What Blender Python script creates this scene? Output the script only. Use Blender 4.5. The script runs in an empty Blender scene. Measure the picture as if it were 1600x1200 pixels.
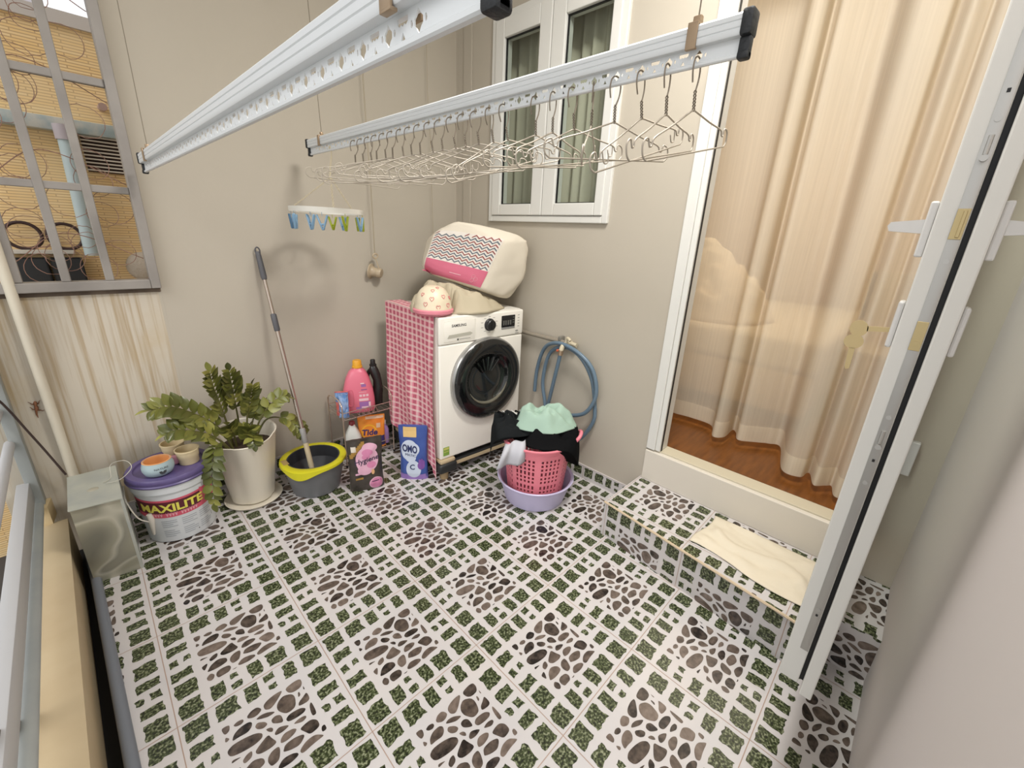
import bpy, bmesh, math, random
from mathutils import Vector, Matrix, noise as mnoise
random.seed(7)
SC = bpy.context.scene
COL = SC.collection

# ------------------------------------------------------------------ camera
cam = bpy.data.cameras.new('camera'); camo = bpy.data.objects.new('camera', cam); COL.objects.link(camo)
cam.sensor_width = 36; cam.lens = 14.653; cam.shift_x = -0.00522; cam.shift_y = -0.00693
cam.clip_start = 0.02; cam.clip_end = 100
Rm = ((0.69941, 0.198565, -0.686584, -0.3381), (-0.713137, 0.257786, -0.651906, -1.638), (0.047546, 0.945578, 0.321902, 1.4087), (0, 0, 0, 1))
camo.matrix_world = Matrix(Rm)
SC.camera = camo

# ------------------------------------------------------------------ world, sun, room lamp, exposure
w = bpy.data.worlds.new('World'); SC.world = w; w.use_nodes = True
bg = w.node_tree.nodes['Background']
bg.inputs[1].default_value = 1.7
# hazy overcast sky, brightest near the horizon
wt = w.node_tree; wtc = wt.nodes.new('ShaderNodeTexCoord'); wsx = wt.nodes.new('ShaderNodeSeparateXYZ'); wr = wt.nodes.new('ShaderNodeValToRGB')
wmr = wt.nodes.new('ShaderNodeMapRange'); wmr.inputs[1].default_value = -1; wmr.inputs[2].default_value = 1
wt.links.new(wtc.outputs['Generated'], wsx.inputs[0]); wt.links.new(wsx.outputs[2], wmr.inputs[0]); wt.links.new(wmr.outputs[0], wr.inputs[0]); wt.links.new(wr.outputs[0], bg.inputs[0])
SKY = ((0.0, (.5, .49, .47)), (.47, (.85, .84, .82)), (.52, (1.0, .99, .98)), (.75, (.95, .97, 1.0)), (1.0, (.6, .63, .66)))
wr.color_ramp.elements[0].position, wr.color_ramp.elements[0].color = SKY[0][0], (*SKY[0][1], 1)
wr.color_ramp.elements[1].position, wr.color_ramp.elements[1].color = SKY[-1][0], (*SKY[-1][1], 1)
for p_, c_ in SKY[1:-1]: wr.color_ramp.elements.new(p_).color = (*c_, 1)
sun = bpy.data.lights.new('sun', 'SUN'); suno = bpy.data.objects.new('sun', sun); COL.objects.link(suno)
sun.energy = 2.1; sun.angle = math.radians(40); sun.color = (1.0, 0.985, 0.97)
suno.location = (-3, -2, 5)
suno.rotation_euler = Vector((-0.85, -0.42, 0.80)).to_track_quat('Z', 'Y').to_euler()
rl = bpy.data.lights.new('room_light', 'AREA'); rlo = bpy.data.objects.new('room_light', rl); COL.objects.link(rlo)
rl.shape = 'RECTANGLE'; rl.size = 1.4; rl.size_y = 1.4; rl.energy = 62; rl.color = (1.0, 0.91, 0.78)
rlo.location = (3.2, -0.9, 2.9)
bl = bpy.data.lights.new('added_balcony_fill', 'AREA'); blo = bpy.data.objects.new('added_balcony_fill', bl); COL.objects.link(blo)
bl.shape = 'DISK'; bl.size = 0.5; bl.energy = 82; bl.color = (1.0, 0.97, 0.93); blo.location = (0.75, -1.15, 2.93)  # added out of view to lift the machine front and lower walls
SC.view_settings.view_transform = 'Standard'; SC.view_settings.look = 'None'
SC.view_settings.exposure = -0.62; SC.view_settings.gamma = 1.0; SC.view_settings.use_curve_mapping = False

# ------------------------------------------------------------------ materials
def lin(h):
    h = h.lstrip('#'); o = []
    for i in (0, 2, 4):
        c = int(h[i:i+2], 16) / 255
        o.append(c / 12.92 if c <= 0.04045 else ((c + 0.055) / 1.055) ** 2.4)
    return (*o, 1)
MATS = {}
def M(name, hexc, rough=0.5, metal=0.0, var=None, bump=None, coat=0.0, spec=0.5, trans=0.0, sub=None):
    """procedural material; var=(scale, hex2, amount) noise colour variation, bump=(scale, strength)"""
    if name in MATS: return MATS[name]
    m = bpy.data.materials.new(name); m.use_nodes = True; nt = m.node_tree; b = nt.nodes['Principled BSDF']
    b.inputs['Base Color'].default_value = lin(hexc); b.inputs['Roughness'].default_value = rough
    b.inputs['Metallic'].default_value = metal; b.inputs['Specular IOR Level'].default_value = spec
    b.inputs['Coat Weight'].default_value = coat; b.inputs['Transmission Weight'].default_value = trans
    tc = nt.nodes.new('ShaderNodeTexCoord')
    if var:
        n = nt.nodes.new('ShaderNodeTexNoise'); n.inputs['Scale'].default_value = var[0]; n.inputs['Detail'].default_value = 6
        nt.links.new(tc.outputs['Object'], n.inputs['Vector'])
        r = nt.nodes.new('ShaderNodeValToRGB'); r.color_ramp.elements[0].position = 0.5 - var[2]; r.color_ramp.elements[1].position = 0.5 + var[2]
        r.color_ramp.elements[0].color = lin(hexc); r.color_ramp.elements[1].color = lin(var[1])
        nt.links.new(n.outputs['Fac'], r.inputs[0]); nt.links.new(r.outputs[0], b.inputs['Base Color'])
    if bump:
        n2 = nt.nodes.new('ShaderNodeTexNoise'); n2.inputs['Scale'].default_value = bump[0]; n2.inputs['Detail'].default_value = 5
        nt.links.new(tc.outputs['Object'], n2.inputs['Vector'])
        bp = nt.nodes.new('ShaderNodeBump'); bp.inputs['Strength'].default_value = bump[1]; bp.inputs['Distance'].default_value = 0.01
        nt.links.new(n2.outputs['Fac'], bp.inputs['Height']); nt.links.new(bp.outputs[0], b.inputs['Normal'])
    MATS[name] = m
    return m
def nodes(m): return m.node_tree.nodes, m.node_tree.links, m.node_tree.nodes['Principled BSDF']
def mathn(nt, op, a, b=None, c=None):
    n = nt.nodes.new('ShaderNodeMath'); n.operation = op
    for i, v in enumerate((a, b, c)):
        if v is None: continue
        if hasattr(v, 'default_value') or hasattr(v, 'links'): nt.links.new(v, n.inputs[i])
        else: n.inputs[i].default_value = v
    return n.outputs[0]
def mixn(nt, fac, a, b):
    n = nt.nodes.new('ShaderNodeMix'); n.data_type = 'RGBA'
    if hasattr(fac, 'links'): nt.links.new(fac, n.inputs[0])
    else: n.inputs[0].default_value = fac
    for i, v in ((6, a), (7, b)):
        if hasattr(v, 'links'): nt.links.new(v, n.inputs[i])
        else: n.inputs[i].default_value = v
    return n.outputs[2]

# ------------------------------------------------------------------ object helpers
def tag(o, label=None, cat=None, group=None, kind=None):
    if label: o['label'] = label
    if cat: o['category'] = cat
    if group: o['group'] = group
    if kind: o['kind'] = kind
    return o
def empty(name, loc, label, cat, group=None):
    o = bpy.data.objects.new(name, None); COL.objects.link(o); o.location = loc
    o.empty_display_size = 0.05
    return tag(o, label, cat, group)
def obj(name, bm, mats, parent=None, smooth=35, label=None, local=False):
    bmesh.ops.recalc_face_normals(bm, faces=bm.faces[:])
    me = bpy.data.meshes.new(name); bm.to_mesh(me); bm.free()
    for m in (mats if isinstance(mats, (list, tuple)) else [mats]): me.materials.append(m)
    if smooth:
        me.shade_smooth(); me.set_sharp_from_angle(angle=math.radians(smooth))
    o = bpy.data.objects.new(name, me); COL.objects.link(o)
    if parent:
        o.parent = parent
        if not local:
            if parent.type == 'EMPTY': o.matrix_parent_inverse = Matrix.Translation(-Vector(parent.location))
    if label: o['label'] = label
    return o
def struct(name, bm, mats, smooth=0, parent=None, label=None):
    o = obj(name, bm, mats, parent, smooth)
    if not parent: o['kind'] = 'structure'
    if label: o['label'] = label
    return o
def B(): return bmesh.new()
def setm(faces, mi):
    for f in faces: f.material_index = mi
def box(bm, x0, x1, y0, y1, z0, z1, mi=0, bev=0.0, seg=2, mat=None):
    sub = bmesh.new()
    r = bmesh.ops.create_cube(sub, size=1.0)
    bmesh.ops.scale(sub, vec=(abs(x1-x0), abs(y1-y0), abs(z1-z0)), verts=sub.verts)
    if bev: bmesh.ops.bevel(sub, geom=sub.edges[:], offset=bev, segments=seg, affect='EDGES', profile=0.5)
    bmesh.ops.translate(sub, vec=((x0+x1)/2, (y0+y1)/2, (z0+z1)/2), verts=sub.verts)
    if mat is not None: bmesh.ops.transform(sub, matrix=mat, verts=sub.verts)
    merge(bm, sub, mi)
def merge(bm, sub, mi=None):
    vm = {v: bm.verts.new(v.co) for v in sub.verts}
    for f in sub.faces:
        try: nf = bm.faces.new([vm[v] for v in f.verts])
        except ValueError: continue
        nf.material_index = f.material_index if mi is None else mi
    sub.free()
def tube(bm, pts, r, seg=8, closed=False, mi=0, caps=True):
    pts = [Vector(p) for p in pts]; n = len(pts); rr = r if isinstance(r, (list, tuple)) else [r]*n
    rings = []; prev = None
    for i, p in enumerate(pts):
        if closed: t = pts[(i+1) % n] - pts[i-1]
        else: t = pts[min(i+1, n-1)] - pts[max(i-1, 0)]
        t.normalize()
        if prev is None:
            a = Vector((0, 0, 1)) if abs(t.z) < 0.9 else Vector((1, 0, 0))
            u = t.cross(a).normalized()
        else:
            u = (prev - t * prev.dot(t))
            u = u.normalized() if u.length > 1e-6 else t.orthogonal().normalized()
        prev = u; v = t.cross(u)
        rings.append([bm.verts.new(p + rr[i] * (math.cos(2*math.pi*k/seg) * u + math.sin(2*math.pi*k/seg) * v)) for k in range(seg)])
    for i in range(n if closed else n-1):
        a, b = rings[i], rings[(i+1) % n]
        for k in range(seg):
            f = bm.faces.new((a[k], a[(k+1) % seg], b[(k+1) % seg], b[k])); f.material_index = mi
    if caps and not closed:
        for rg in (rings[0], rings[-1]):
            f = bm.faces.new(rg); f.material_index = mi
def smooth_path(pts, n=8, closed=False):
    """Catmull-Rom through points"""
    P = [Vector(p) for p in pts]; out = []; L = len(P)
    for i in range(L if closed else L-1):
        p0 = P[i-1] if (i > 0 or closed) else P[0]; p1 = P[i]; p2 = P[(i+1) % L]
        p3 = P[(i+2) % L] if (i+2 < L or closed) else P[-1]
        for k in range(n):
            t = k / n
            out.append(0.5*((2*p1) + (p2-p0)*t + (2*p0-5*p1+4*p2-p3)*t*t + (3*p1-p0-3*p2+p3)*t**3))
    if not closed: out.append(P[-1])
    return out
def lathe(bm, prof, c=(0, 0, 0), seg=40, mi=0, squash=None, mat=None):
    """profile of (r, z) swept about z through c; r 0 closes"""
    rings = []
    for r, z in prof:
        if r < 1e-6: rings.append([bm.verts.new((c[0], c[1], c[2]+z))])
        else:
            ring = []
            for k in range(seg):
                a = 2*math.pi*k/seg
                q = squash(a) if squash else 1.0
                ring.append(bm.verts.new((c[0]+r*q*math.cos(a), c[1]+r*q*math.sin(a), c[2]+z)))
            rings.append(ring)
    fs = []
    for a, b in zip(rings, rings[1:]):
        for k in range(seg):
            k2 = (k+1) % seg
            if len(a) == 1 and len(b) == 1: continue
            if len(a) == 1: f = bm.faces.new((a[0], b[k], b[k2]))
            elif len(b) == 1: f = bm.faces.new((a[k], a[k2], b[0]))
            else: f = bm.faces.new((a[k], a[k2], b[k2], b[k]))
            f.material_index = mi; fs.append(f)
    if mat is not None:
        vs = {v for rg in rings for v in rg}
        bmesh.ops.transform(bm, matrix=mat, verts=list(vs))
    return fs
def grid(bm, fn, nu, nv, mi=0, uv=True, wrap=False):
    """fn(u, v) -> point, u,v in 0..1, with a uv layer"""
    lay = bm.loops.layers.uv.verify() if uv else None
    vs = [[bm.verts.new(fn(i/nu, j/nv)) for j in range(nv+1)] for i in range(nu if wrap else nu+1)]
    for i in range(nu):
        i2 = (i+1) % nu if wrap else i+1
        for j in range(nv):
            f = bm.faces.new((vs[i][j], vs[i2][j], vs[i2][j+1], vs[i][j+1])); f.material_index = mi
            if uv:
                for l, (a, b) in zip(f.loops, ((i, j), (i+1, j), (i+1, j+1), (i, j+1))): l[lay].uv = (a/nu, b/nv)
    return vs
def thicken(bm, t):
    bmesh.ops.recalc_face_normals(bm, faces=bm.faces[:])
    bmesh.ops.solidify(bm, geom=bm.faces[:], thickness=t)
def prism(bm, poly, fn, d, mi=0):
    """extrude polygon [(a,b)] mapped by fn(a,b,h) from h=0 to h=d"""
    lo = [bm.verts.new(fn(a, b, 0)) for a, b in poly]; hi = [bm.verts.new(fn(a, b, d)) for a, b in poly]
    n = len(poly); fs = [bm.faces.new(hi), bm.faces.new(lo[::-1])]
    for i in range(n): fs.append(bm.faces.new((lo[i], lo[(i+1) % n], hi[(i+1) % n], hi[i])))
    setm(fs, mi)
def text(bm, s, size, fn, mi=0, bold=0.0, align='CENTER', shear=0.0, depth=0.0006, sx=1.0):
    """lettering: fn(x, y, h) maps flat text coordinates (metres) and height to the surface"""
    cu = bpy.data.curves.new('lettering', 'FONT'); cu.body = s; cu.size = size; cu.align_x = align; cu.align_y = 'CENTER'
    cu.offset = bold * size; cu.shear = shear; cu.resolution_u = 3
    o = bpy.data.objects.new('lettering', cu); COL.objects.link(o)
    dg = bpy.context.evaluated_depsgraph_get(); me = bpy.data.meshes.new_from_object(o.evaluated_get(dg))
    vs = [bm.verts.new(fn(v.co.x*sx, v.co.y, depth)) for v in me.vertices]
    for p in me.polygons:
        try: f = bm.faces.new([vs[i] for i in p.vertices]); f.material_index = mi
        except ValueError: pass
    bpy.data.objects.remove(o); bpy.data.curves.remove(cu); bpy.data.meshes.remove(me)
def flat(fn, poly, bm, mi=0, h=0.0004):
    f = bm.faces.new([bm.verts.new(fn(a, b, h)) for a, b in poly]); f.material_index = mi
def ell(cx, cy, rx, ry, n=24, rot=0):
    return [(cx + rx*math.cos(a)*math.cos(rot) - ry*math.sin(a)*math.sin(rot), cy + rx*math.cos(a)*math.sin(rot) + ry*math.sin(a)*math.cos(rot)) for a in (2*math.pi*k/n for k in range(n))]
def rect(x0, x1, y0, y1): return [(x0, y0), (x1, y0), (x1, y1), (x0, y1)]
def nz(p, s=1.0): return mnoise.noise(Vector(p) * s)

# ------------------------------------------------------------------ tile pattern
T = 0.40
STONES = [[(0.65,0.24),(0.72,0.23),(0.76,0.24),(0.76,0.28),(0.74,0.31),(0.69,0.31),(0.66,0.29)],[(0.76,0.31),(0.76,0.35),(0.75,0.34)],[(0.71,0.34),(0.72,0.34),(0.72,0.37),(0.7,0.38)],[(0.76,0.38),(0.76,0.46),(0.68,0.45),(0.69,0.42),(0.73,0.4)],[(0.63,0.24),(0.56,0.3),(0.52,0.32),(0.49,0.3),(0.49,0.26),(0.52,0.24),(0.58,0.23)],[(0.58,0.31),(0.62,0.29),(0.67,0.32),(0.68,0.36),(0.66,0.43),(0.62,0.44),(0.59,0.43),(0.56,0.38),(0.56,0.34)],[(0.76,0.48),(0.76,0.59),(0.73,0.59),(0.73,0.55),(0.74,0.5)],[(0.38,0.26),(0.41,0.24),(0.45,0.24),(0.47,0.28),(0.44,0.3),(0.41,0.3),(0.38,0.28)],[(0.42,0.33),(0.45,0.32),(0.49,0.33),(0.53,0.36),(0.53,0.37),(0.49,0.37),(0.45,0.35)],[(0.58,0.48),(0.61,0.46),(0.68,0.47),(0.71,0.5),(0.69,0.52),(0.64,0.52),(0.59,0.51)],[(0.5,0.41),(0.53,0.4),(0.56,0.42),(0.56,0.47),(0.55,0.48),(0.52,0.46),(0.5,0.44)],[(0.61,0.55),(0.65,0.54),(0.69,0.55),(0.69,0.57),(0.66,0.58),(0.62,0.56)],[(0.29,0.26),(0.32,0.25),(0.35,0.26),(0.35,0.28),(0.33,0.29),(0.3,0.28)],[(0.22,0.23),(0.25,0.23),(0.27,0.24),(0.26,0.28),(0.23,0.29)],[(0.28,0.33),(0.32,0.31),(0.37,0.31),(0.39,0.33),(0.38,0.36),(0.35,0.38),(0.3,0.37),(0.26,0.37)],[(0.4,0.38),(0.42,0.36),(0.46,0.39),(0.47,0.42),(0.44,0.43),(0.41,0.41)],[(0.45,0.45),(0.48,0.46),(0.49,0.48),(0.48,0.5),(0.46,0.48)],[(0.49,0.52),(0.52,0.5),(0.56,0.52),(0.58,0.54),(0.53,0.55),(0.49,0.54)],[(0.63,0.62),(0.67,0.61),(0.71,0.61),(0.74,0.64),(0.74,0.69),(0.71,0.7),(0.67,0.7),(0.65,0.66)],[(0.75,0.71),(0.77,0.71),(0.77,0.75),(0.74,0.75),(0.74,0.73)],[(0.51,0.59),(0.54,0.57),(0.59,0.58),(0.61,0.6),(0.59,0.62),(0.54,0.63),(0.5,0.62)],[(0.22,0.42),(0.26,0.4),(0.33,0.41),(0.39,0.43),(0.42,0.46),(0.41,0.49),(0.36,0.5),(0.29,0.49),(0.23,0.47)],[(0.36,0.55),(0.39,0.53),(0.45,0.5),(0.46,0.54),(0.48,0.59),(0.44,0.6),(0.38,0.59),(0.36,0.57)],[(0.5,0.68),(0.52,0.65),(0.58,0.65),(0.63,0.67),(0.63,0.69),(0.59,0.72),(0.54,0.71),(0.5,0.69)],[(0.58,0.76),(0.63,0.73),(0.69,0.73),(0.73,0.77),(0.73,0.78),(0.66,0.78),(0.59,0.79)],[(0.23,0.31),(0.25,0.34),(0.23,0.35),(0.22,0.34)],[(0.28,0.55),(0.31,0.53),(0.34,0.53),(0.33,0.57),(0.29,0.58),(0.28,0.57)],[(0.23,0.5),(0.28,0.52),(0.25,0.52),(0.22,0.52)],[(0.41,0.65),(0.44,0.63),(0.48,0.63),(0.48,0.66),(0.46,0.71),(0.44,0.72),(0.41,0.72),(0.4,0.68)],[(0.44,0.76),(0.48,0.73),(0.53,0.74),(0.56,0.76),(0.56,0.78),(0.51,0.79),(0.45,0.78)],[(0.25,0.66),(0.28,0.62),(0.33,0.6),(0.38,0.63),(0.38,0.67),(0.34,0.68),(0.29,0.68),(0.25,0.67)],[(0.3,0.72),(0.33,0.71),(0.38,0.72),(0.39,0.75),(0.37,0.78),(0.33,0.78),(0.3,0.78),(0.29,0.75)],[(0.23,0.72),(0.26,0.7),(0.28,0.73),(0.27,0.76),(0.25,0.77),(0.23,0.75)],[(0.22,0.59),(0.26,0.58),(0.25,0.61),(0.23,0.64),(0.22,0.61)],[(0.39,0.78),(0.41,0.78),(0.43,0.78),(0.41,0.79)],[(0.22,0.67),(0.22,0.7),(0.22,0.68)]]
def jag(x0, x1, y0, y1, rnd, n=5, a=0.012):
    P = []
    for (ax, ay), (bx, by) in (((x0, y0), (x1, y0)), ((x1, y0), (x1, y1)), ((x1, y1), (x0, y1)), ((x0, y1), (x0, y0))):
        L = max(abs(bx-ax), abs(by-ay)); k = max(2, int(n*L/0.14))
        for i in range(k):
            t = i/k; P.append((ax+(bx-ax)*t + rnd.uniform(-a, a)*0.7, ay+(by-ay)*t + rnd.uniform(-a, a)*0.7))
    return P
_r = random.Random(3)
GRASS = []
def _g(cx, cy, hx, hy): GRASS.append(jag(cx-hx, cx+hx, cy-hy, cy+hy, _r))
for c in ((.097, .095), (.895, .095), (.097, .905), (.895, .905)): _g(*c, .07, .072)
_g(.097, .268, .07, .044); _g(.058, .41, .032, .036); _g(.150, .40, .024, .026); _g(.097, .553, .07, .044); _g(.097, .712, .07, .07)
_g(.29, .096, .07, .07); _g(.455, .096, .044, .07); _g(.588, .05, .036, .032); _g(.587, .147, .026, .024); _g(.728, .096, .044, .07)
_g(.89, .31, .07, .07); _g(.89, .478, .07, .044); _g(.925, .607, .032, .036); _g(.825, .606, .024, .026); _g(.89, .738, .07, .044)
_g(.27, .9, .044, .07); _g(.393, .945, .036, .032); _g(.394, .847, .026, .024); _g(.53, .9, .044, .07); _g(.69, .9, .07, .07)
def rounded(poly):
    """corner-cut stones so that they read as pebbles"""
    for _ in range(2):
        q = []
        for i in range(len(poly)):
            a, b = poly[i], poly[(i+1) % len(poly)]
            q += [(a[0]*.78+b[0]*.22, a[1]*.78+b[1]*.22), (a[0]*.22+b[0]*.78, a[1]*.22+b[1]*.78)]
        poly = q
    cx = sum(p[0] for p in poly)/len(poly); cy = sum(p[1] for p in poly)/len(poly)
    return [(cx+(x-cx)*1.07, cy+(y-cy)*1.07) for x, y in poly]
STONES = [rounded(s) for s in STONES]
def clip(poly, region):
    out = poly; n = len(region)
    for i in range(n):
        ax, ay = region[i]; bx, by = region[(i+1) % n]; inp = out; out = []
        def side(p): return (bx-ax)*(p[1]-ay) - (by-ay)*(p[0]-ax)
        for k in range(len(inp)):
            p, q = inp[k], inp[(k+1) % len(inp)]; sp, sq = side(p), side(q)
            if sp >= 0: out.append(p)
            if (sp >= 0) != (sq >= 0):
                t = sp/(sp-sq); out.append((p[0]+(q[0]-p[0])*t, p[1]+(q[1]-p[1])*t))
        if len(out) < 3: return []
    return out
def area(p): return sum(p[i][0]*p[(i+1) % len(p)][1]-p[(i+1) % len(p)][0]*p[i][1] for i in range(len(p)))/2
def tiled(bm, fn, region, a0=0.0, b0=0.0):
    """printed tiles over a convex region of the (a, b) plane in metres; slots 0 glaze 1 grass 2 stone 3 grout"""
    if area(region) < 0: region = region[::-1]
    flat(fn, region, bm, 0, 0.0)
    A = [p[0] for p in region]; Bv = [p[1] for p in region]
    i0, i1 = math.floor((min(A)-a0)/T), math.ceil((max(A)-a0)/T); j0, j1 = math.floor((min(Bv)-b0)/T), math.ceil((max(Bv)-b0)/T)
    for i in range(i0, i1):
        for j in range(j0, j1):
            for polys, mi in ((GRASS, 1), (STONES, 2)):
                for p in polys:
                    q = clip([(a0+(i+x)*T, b0+(j+y)*T) for x, y in p], region)
                    if len(q) >= 3 and abs(area(q)) > 2e-6: flat(fn, q, bm, mi, 0.0003)
    for i in range(i0, i1+1):
        q = clip(rect(a0+i*T-.0012, a0+i*T+.0012, min(Bv), max(Bv)), region)
        if len(q) >= 3: flat(fn, q, bm, 3, 0.0004)
    for j in range(j0, j1+1):
        q = clip(rect(min(A), max(A), b0+j*T-.0012, b0+j*T+.0012), region)
        if len(q) >= 3: flat(fn, q, bm, 3, 0.0005)
def tile_mats():
    if 'tile_grass' in MATS: return [MATS[k] for k in ('tile_glaze', 'tile_grass', 'tile_stone', 'tile_grout')]
    g = M('tile_glaze', 'c4c1c1', 0.2, var=(3, 'cdc7c4', .2))
    gr = M('tile_grass', '3c4a22', 0.22); n, l, b = nodes(gr); nt = gr.node_tree
    tc = n['Texture Coordinate']; no = n.new('ShaderNodeTexNoise'); no.inputs['Scale'].default_value = 130; no.inputs['Detail'].default_value = 4
    l.new(tc.outputs['Object'], no.inputs['Vector']); rp = n.new('ShaderNodeValToRGB')
    rp.color_ramp.elements[0].position = .38; rp.color_ramp.elements[0].color = lin('1a1f12'); rp.color_ramp.elements[1].position = .66; rp.color_ramp.elements[1].color = lin('8f9377')
    e = rp.color_ramp.elements.new(.52); e.color = lin('434c2e')
    l.new(no.outputs['Fac'], rp.inputs[0]); l.new(rp.outputs[0], b.inputs['Base Color'])
    st = M('tile_stone', '574a40', 0.22); n, l, b = nodes(st); nt = st.node_tree
    geo = n.new('ShaderNodeNewGeometry'); tc = n['Texture Coordinate']
    no = n.new('ShaderNodeTexNoise'); no.inputs['Scale'].default_value = 45; no.inputs['Detail'].default_value = 4
    l.new(tc.outputs['Object'], no.inputs['Vector'])
    f = mathn(nt, 'ADD', mathn(nt, 'MULTIPLY', geo.outputs['Random Per Island'], .35), mathn(nt, 'MULTIPLY', no.outputs['Fac'], .65))
    rp = n.new('ShaderNodeValToRGB'); rp.color_ramp.elements[0].position = .3; rp.color_ramp.elements[0].color = lin('1f1917')
    rp.color_ramp.elements[1].position = .92; rp.color_ramp.elements[1].color = lin('8d7d72'); e = rp.color_ramp.elements.new(.5); e.color = lin('564a42')
    l.new(f, rp.inputs[0]); l.new(rp.outputs[0], b.inputs['Base Color'])
    go = M('tile_grout', 'a88f80', 0.6)
    return [g, gr, st, go]

# ================================================================== STRUCTURE
xy = lambda z: (lambda a, b, h: (a, b, z + h))
WALL = M('wall_paint', 'b4ac9d', 0.85, var=(1.3, 'bab2a4', .3), bump=(60, .03), spec=.2)
WHITE_WALL = M('near_wall_paint', 'c8c2bd', 0.8, var=(1.0, 'cdc6c4', .3), spec=.2)
SILLW = M('sill_paint', 'd6cfc2', 0.6, bump=(30, .04), spec=.3)
# weathered bare plaster with rain streaks (real stains on the wall)
STAIN = M('stained_plaster', 'd5c09a', 0.9, spec=.15)
n, l, b = nodes(STAIN); nt = STAIN.node_tree; tc = n['Texture Coordinate']
mp = n.new('ShaderNodeMapping'); mp.inputs['Scale'].default_value = (38, 1, 1.3); l.new(tc.outputs['Object'], mp.inputs[0])
n1 = n.new('ShaderNodeTexNoise'); n1.inputs['Scale'].default_value = 1.6; n1.inputs['Detail'].default_value = 5; l.new(mp.outputs[0], n1.inputs['Vector'])
n2 = n.new('ShaderNodeTexNoise'); n2.inputs['Scale'].default_value = 3.2; n2.inputs['Detail'].default_value = 5; l.new(tc.outputs['Object'], n2.inputs['Vector'])
r1 = n.new('ShaderNodeValToRGB'); r1.color_ramp.elements[0].position = .32; r1.color_ramp.elements[0].color = lin('b1a086'); r1.color_ramp.elements[1].position = .52; r1.color_ramp.elements[1].color = lin('c7beae')
l.new(n1.outputs['Fac'], r1.inputs[0])
r2 = n.new('ShaderNodeValToRGB'); r2.color_ramp.elements[0].position = .55; r2.color_ramp.elements[0].color = (0, 0, 0, 1); r2.color_ramp.elements[1].position = .8; r2.color_ramp.elements[1].color = (.5, .5, .5, 1)
l.new(n2.outputs['Fac'], r2.inputs[0])
l.new(mixn(nt, r2.outputs[0], r1.outputs[0], lin('b89d66')), b.inputs['Base Color'])
PVC = M('white_upvc', 'd9d8d2', 0.35)
GLASS = bpy.data.materials.new('window_glass'); GLASS.use_nodes = True
nt = GLASS.node_tree; nt.nodes.clear()
o_ = nt.nodes.new('ShaderNodeOutputMaterial'); mx = nt.nodes.new('ShaderNodeMixShader'); tr = nt.nodes.new('ShaderNodeBsdfTransparent'); gl = nt.nodes.new('ShaderNodeBsdfGlossy'); lw = nt.nodes.new('ShaderNodeLayerWeight'); lw.inputs[0].default_value = .5
tr.inputs[0].default_value = (.9, .93, .91, 1); gl.inputs['Roughness'].default_value = 0.02; fr_o = mathn(nt, 'ADD', mathn(nt, 'MULTIPLY', mathn(nt, 'POWER', lw.outputs['Facing'], 4.0), .5), .03)
nt.links.new(fr_o, mx.inputs[0]); nt.links.new(tr.outputs[0], mx.inputs[1]); nt.links.new(gl.outputs[0], mx.inputs[2]); nt.links.new(mx.outputs[0], o_.inputs[0])
BLACK = M('black_rubber', '121214', 0.5)

# floor
bm = B()
FL = [(-.556, .88), (-.451, -1.825), (1.607, -1.825), (1.607, .88)]
tiled(bm, lambda a, b, h: (a, -b, h), [(x, -y) for x, y in FL])
floor = struct('floor', bm, tile_mats())
bm = B(); prism(bm, FL, xy(-.13), .1295); struct('floor_slab', bm, M('concrete', '6b6358', .9))
# skirting tiles
bm = B()
tiled(bm, lambda a, b, h: (1.597 - h, -a, .09 - b), rect(-.86, .76, 0, .09), .40, 0)
box(bm, 1.5975, 1.607, -.76, .86, 0, .0895, 0)
struct('baseboard_right', bm, tile_mats())
bm = B()
tiled(bm, lambda a, b, h: (a, .87 - h, .09 - b), rect(-.55, 1.597, 0, .09), .1, 0)
box(bm, -.55, 1.597, .8705, .88, 0, .0895, 0)
struct('baseboard_back', bm, tile_mats())
# back wall with the barred window opening
bm = B()
box(bm, -.09, 1.75, .88, 1.0, 0, 3.1, 0); box(bm, -1.15, -.09, .88, 1.0, 2.62, 3.1, 0); box(bm, -1.15, -.95, .88, 1.0, 1.085, 2.62, 0)
box(bm, -.74, -.1005, .881, 1.0, -.3, 1.11, 1); box(bm, -.1005, -.09, .881, 1.0, 0, 1.11, 0)
struct('wall_back', bm, [WALL, STAIN])
# right wall with window and door openings
bm = B()
for y0, y1, z0, z1 in ((.523, .88, 0, 3.1), (-.377, .523, 0, 1.49), (-.377, .523, 2.57, 3.1), (-.775, -.377, 0, 3.1), (-1.70, -.775, 2.66, 3.1), (-1.825, -1.70, 0, 3.1)):
    box(bm, 1.607, 1.72, y0, y1, z0, z1)
struct('wall_right', bm, WALL)
bm = B(); box(bm, 1.599, 1.607, .72, .80, .09, 3.1, 0, .003); struct('trim_1', bm, WALL)
bm = B(); box(bm, -1.15, 1.607, -1.93, .88, 3.0, 3.1); struct('ceiling_balcony_added', bm, M('ceiling_paint', 'dedad2', .8))  # unseen ceiling with wide eave, added to cut skylight on the upper walls
bm = B(); box(bm, .12, 1.75, -1.93, -1.825, 0, 3.1); struct('wall_front', bm, WHITE_WALL)
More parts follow.
